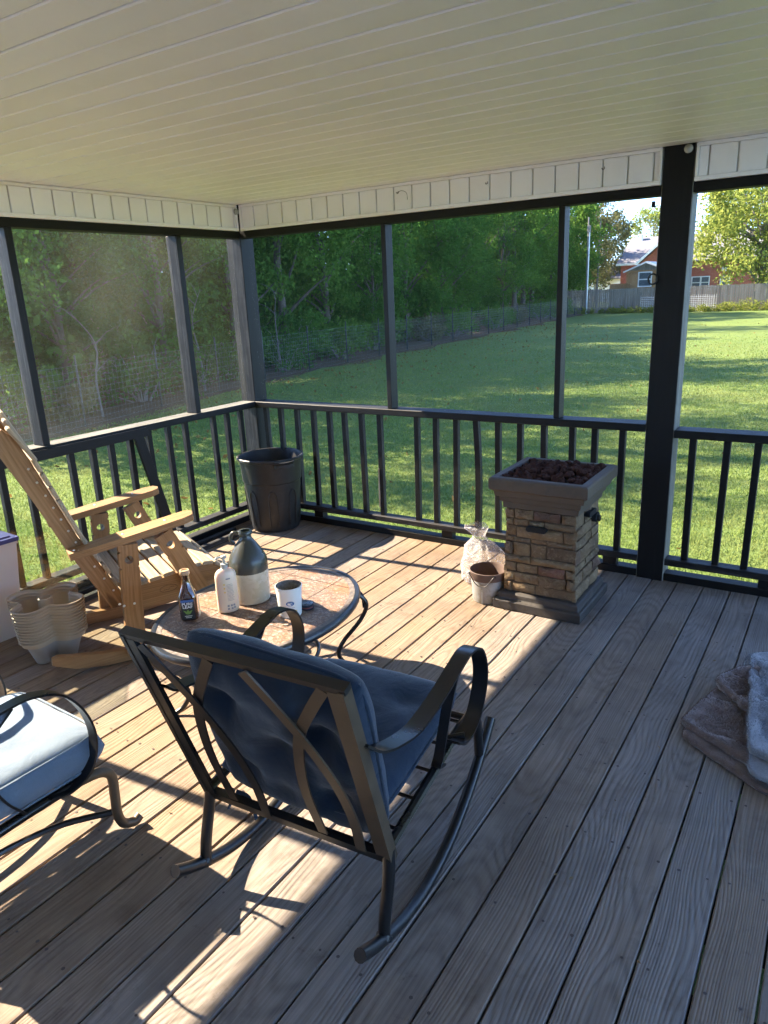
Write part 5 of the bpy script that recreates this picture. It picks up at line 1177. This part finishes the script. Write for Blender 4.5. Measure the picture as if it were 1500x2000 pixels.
# ------------------------------------------------------------------ buildings behind the fence
def brick_mat():
    t = NT('red_brick'); co = t.coord('Object'); br = t.n('ShaderNodeTexBrick'); br.inputs['Scale'].default_value = 4.2; br.inputs['Color1'].default_value = (.48, .135, .08, 1); br.inputs['Color2'].default_value = (.40, .105, .062, 1); br.inputs['Mortar'].default_value = (.30, .22, .19, 1); br.inputs['Mortar Size'].default_value = .015
    sw = t.n('ShaderNodeMapping'); sw.inputs['Rotation'].default_value = (PI / 2, 0, 0); t.l(co, sw.inputs['Vector']); t.l(sw.outputs[0], br.inputs['Vector']); n = t.noise(co, 1.5, 3)
    t.bsdf(t.mix(t.mapr(n, .3, .7, 0, .25), br.outputs[0], (.13, .04, .03)), .85, None, spec=.2); return t.m
M['brick'] = brick_mat(); M['shingle'] = plain('grey_violet_shingle', (.17, .165, .18), .9, .15, 8, .6, 20); M['trim'] = plain('white_trim', (.72, .72, .70), .5, .04); M['pane'] = plain('window_glass', (.10, .12, .14), .08, .2, 2, spec=.8)
M['plank'] = wood_mat('shed_siding', (.46, .27, .13), (.30, .165, .075), None, 0, .05, .8, .2, False, .8)
def window(parent, x0, x1, z0, z1, y, bars=1):
    wd_ = x1 - x0; mb = MB(); f_ = .09
    for (a, b, c, d) in ((x0 - f_, x1 + f_, z0 - f_, z0), (x0 - f_, x1 + f_, z1, z1 + f_), (x0 - f_, x0, z0, z1), (x1, x1 + f_, z0, z1)): mb.box(a, b, y - .07, y - .001, c, d)
    wn_ = part('window', mb, M['trim'], parent); mb = MB(); mb.box(x0, x1, y - .03, y - .002, z0, z1); part('pane', mb, M['pane'], wn_)
    mb = MB(); zm = (z0 + z1) / 2; mb.box(x0, x1, y - .06, y - .031, zm - .04, zm + .04)
    if bars > 1: mb.box((x0 + x1) / 2 - .05, (x0 + x1) / 2 + .05, y - .0625, y - .0305, z0, z1)
    part('muntin', mb, M['trim'], wn_)
hs = thing('brick_house', 'red brick house with grey shingle roof behind the board fence', 'house', (0, 0, 0))
mb = MB(); mb.box(-17.5, -4.9, 75, 85, GZ, 3.35); part('wall', mb, M['brick'], hs)
def gable_roof_x(x0, x1, y0, y1, ze, zr, th_=.16):
    mb = MB(); ym = (y0 + y1) / 2
    mb.add([(x0, y0, ze), (x1, y0, ze), (x1, ym, zr), (x0, ym, zr), (x0, y1, ze), (x1, y1, ze), (x0, y0, ze - th_), (x1, y0, ze - th_), (x1, ym, zr - th_), (x0, ym, zr - th_), (x0, y1, ze - th_), (x1, y1, ze - th_)],
           [(0, 1, 2, 3), (3, 2, 5, 4), (7, 6, 9, 8), (8, 9, 10, 11), (0, 6, 7, 1), (4, 5, 11, 10), (0, 3, 9, 6), (3, 4, 10, 9), (1, 7, 8, 2), (2, 8, 11, 5)]); return mb
rf = part('roof', gable_roof_x(-17.9, -4.5, 74.6, 85.4, 3.45, 6.15), M['shingle'], hs)
mb = MB(); mb.box(-17.9, -15.0, 74.52, 74.598, 3.25, 3.47); part('eave_trim', mb, M['trim'], hs)
mb = MB(); mb.add([(-17.5, 75, 3.35), (-17.5, 85, 3.35), (-17.5, 80, 5.9)], [(0, 1, 2)]); part('gable_end', mb, M['brick'], hs)
# front gable wing
gx0, gx1, gyf = -15.4, -10.6, 73.0; gm_ = (gx0 + gx1) / 2
mb = MB(); mb.box(gx0 + .35, gx1 - .35, gyf, 75.2, GZ, 3.40); mb.add([(gx0 + .35, gyf, 3.40), (gx1 - .35, gyf, 3.40), (gm_, gyf, 5.2)], [(0, 1, 2)]); part('wing_wall', mb, M['brick'], hs)
mb = MB(); mb.add([(gx0, gyf - .35, 3.35), (gm_, gyf - .35, 5.45), (gm_, 79, 5.45), (gx0, 77, 3.35), (gx1, gyf - .35, 3.35), (gx1, 77, 3.35)], [(0, 1, 2, 3), (1, 4, 5, 2)]); part('wing_roof', mb, M['shingle'], hs)
mb = MB()
for s in (gx0, gx1): mb.strap([(s, gyf - .38, 3.30), (gm_, gyf - .38, 5.40)], (0, 0, 1), .22, .05)
part('rake_trim', mb, M['trim'], hs)
window(hs, -10.45, -9.75, .80, 1.80, 75); window(hs, -9.60, -8.95, .80, 1.80, 75); window(hs, -7.85, -7.15, .85, 1.75, 75)
mb = MB(); mb.box(-7.8, -7.1, 74.75, 74.999, 2.25, 2.65, .02); part('air_conditioner', mb, M['trim'], hs)
mb = MB(); mb.box(-16.9, -16.55, 79.2, 79.6, 5.6, 6.45, .02); part('chimney', mb, M['trim'], rf)
sh = thing('garden_shed', 'orange-brown wooden shed with white window behind the fence', 'shed', (0, 0, 0))
s0, s1, sy0 = -12.95, -9.75, 60.0; sm_ = (s0 + s1) / 2
mb = MB(); x = s0
while x < s1 - .01: mb.box(x, min(x + .19, s1), sy0, sy0 + .03, GZ, 2.55); x += .20
part('siding_planks', mb, M['plank'], sh, kind='stuff')
mb = MB(); mb.box(s0, s1, sy0 + .031, 63.2, GZ, 2.55); part('body', mb, M['plank'], sh)
mb = MB(); mb.add([(s0, sy0, 2.55), (s1, sy0, 2.55), (sm_, sy0, 3.12)], [(0, 1, 2)]); part('gable', mb, M['fencewood'], sh)
M['roofmetal'] = plain('pale_metal_roof', (.50, .52, .55), .4, .05, 3, metal=.3)
mb = MB(); mb.add([(s0 - .2, sy0 - .25, 2.50), (sm_, sy0 - .25, 3.22), (sm_, 63.4, 3.22), (s0 - .2, 63.4, 2.50), (s1 + .2, sy0 - .25, 2.50), (s1 + .2, 63.4, 2.50)], [(0, 1, 2, 3), (1, 4, 5, 2)]); part('roof', mb, M['roofmetal'], sh)
mb = MB()
for s in (s0 - .2, s1 + .2): mb.strap([(s, sy0 - .27, 2.44), (sm_, sy0 - .27, 3.16)], (0, 0, 1), .12, .04)
part('rake_trim', mb, M['trim'], sh)
mb = MB(); mb.box(s0 + .05, s1 - .05, sy0 - .02, sy0 - .001, 2.42, 2.54); part('frieze_board', mb, M['plank'], sh)
mb = MB(); mb.box(s0 + .45, s0 + 1.05, sy0 - .035, sy0 - .002, GZ + .1, 2.25); part('door', mb, M['plank'], sh)
window(sh, -11.88, -10.95, 1.30, 2.33, sy0 - .002)
mb = MB(); mb.box(-14.6, -13.0, 61, 61.05, GZ, 1.55); link('raw_board_panel', mb.mesh('raw_board_panel', M['plank']), label='low fresh orange board panel beside the shed', cat='panel')
wh = thing('white_building', 'small white building glimpsed through the far trees', 'building', (0, 0, 0)); mb = MB(); mb.box(-27, -19.2, 88, 94, GZ, 2.1); part('wall', mb, M['trim'], wh); part('roof', gable_roof_x(-27.3, -18.9, 87.6, 94.4, 2.2, 3.6), M['shingle'], wh)

# ------------------------------------------------------------------ trees at the far end
TY_ = make_tree(9.5, 3.9, 1.0, 165, 170, .18, 21, M['leaf_yel'], M['bark_pale'], .26, 30, lean=.4, crad=(.6, 1.15), shell=.35)
put_tree(TY_, -2.6, 58.0, 1.28, 1.2, 'large yellow-green tree overhanging the fence at the right', name='shade_tree')
put_tree(TY_, 4.5, 60.0, 1.05, 3.9, 'second yellow-green tree beyond the right edge', name='shade_tree')
TG_ = make_tree(10.5, 3.2, .8, 105, 170, .20, 22, M['leaf_mid'], M['bark'], .2, 20, crad=(.7, 1.2)); TO_ = make_tree(10.0, 3.4, 1.5, 90, 130, .24, 23, M['leaf_olive'], M['bark_pale'], .2, 26, crad=(.7, 1.2)); TN_ = make_tree(13.0, 3.2, 3.5, 95, 120, .25, 24, M['leaf_yel'], M['bark_pale'], .22, 26, crad=(.7, 1.2))
put_tree(TG_, -17.2, 56.2, .98, .4, 'tall green tree at the far corner of the wood behind the pole', name='corner_tree'); put_tree(TG_, -19.5, 61.5, 1.1, 2.0, 'tall green tree just behind the slim pale pole', name='corner_tree')
put_tree(TO_, -21.0, 74.0, 1.0, 1.0, 'olive-brown tree left of the brick house', name='far_tree'); put_tree(TO_, -24.0, 88.0, 1.15, 4.0, 'pale olive tree far behind the slim pole', name='far_tree')
put_tree(TN_, -19.3, 96, .92, 1.4, 'yellow autumn tree rising behind the brick house roof', name='far_tree')
mb = MB(); rb_ = random.Random(4)
def twig(a, d, L, r_, lv):
    b = a + d * L; mb.tube([a, a.lerp(b, .5) + Vector((rb_.uniform(-.1, .1), rb_.uniform(-.1, .1), 0)) * L * .3, b], [r_, r_ * .75, r_ * .5], 5)
    if lv > 0:
        for _ in range(3 if lv > 1 else 4): twig(a.lerp(b, rb_.uniform(.5, 1)), (d + Vector((rb_.uniform(-.8, .8), rb_.uniform(-.8, .8), rb_.uniform(-.1, .5)))).normalized(), L * rb_.uniform(.5, .75), r_ * .5, lv - 1)
twig(Vector((0, 0, 0)), Vector((0, 0, 1)), 5.0, .16, 4)
bt = thing('bare_tree', 'leafless tree rising behind the roof beside the thick post', 'tree', (-16.2, 92, GZ)); part('trunk', mb, M['bark_pale'], bt, 50)
for k, (x, y, s) in enumerate(((-9, 98, 1.2), (-3, 104, 1.2), (4, 100, 1.2), (12, 96, 1.3), (-13, 108, 1.0))): put_tree([TO_, TG_][k % 2], x, y, s, k * 1.3, 'distant tree in the line behind the brick house', 'distant trees', 'far_tree')
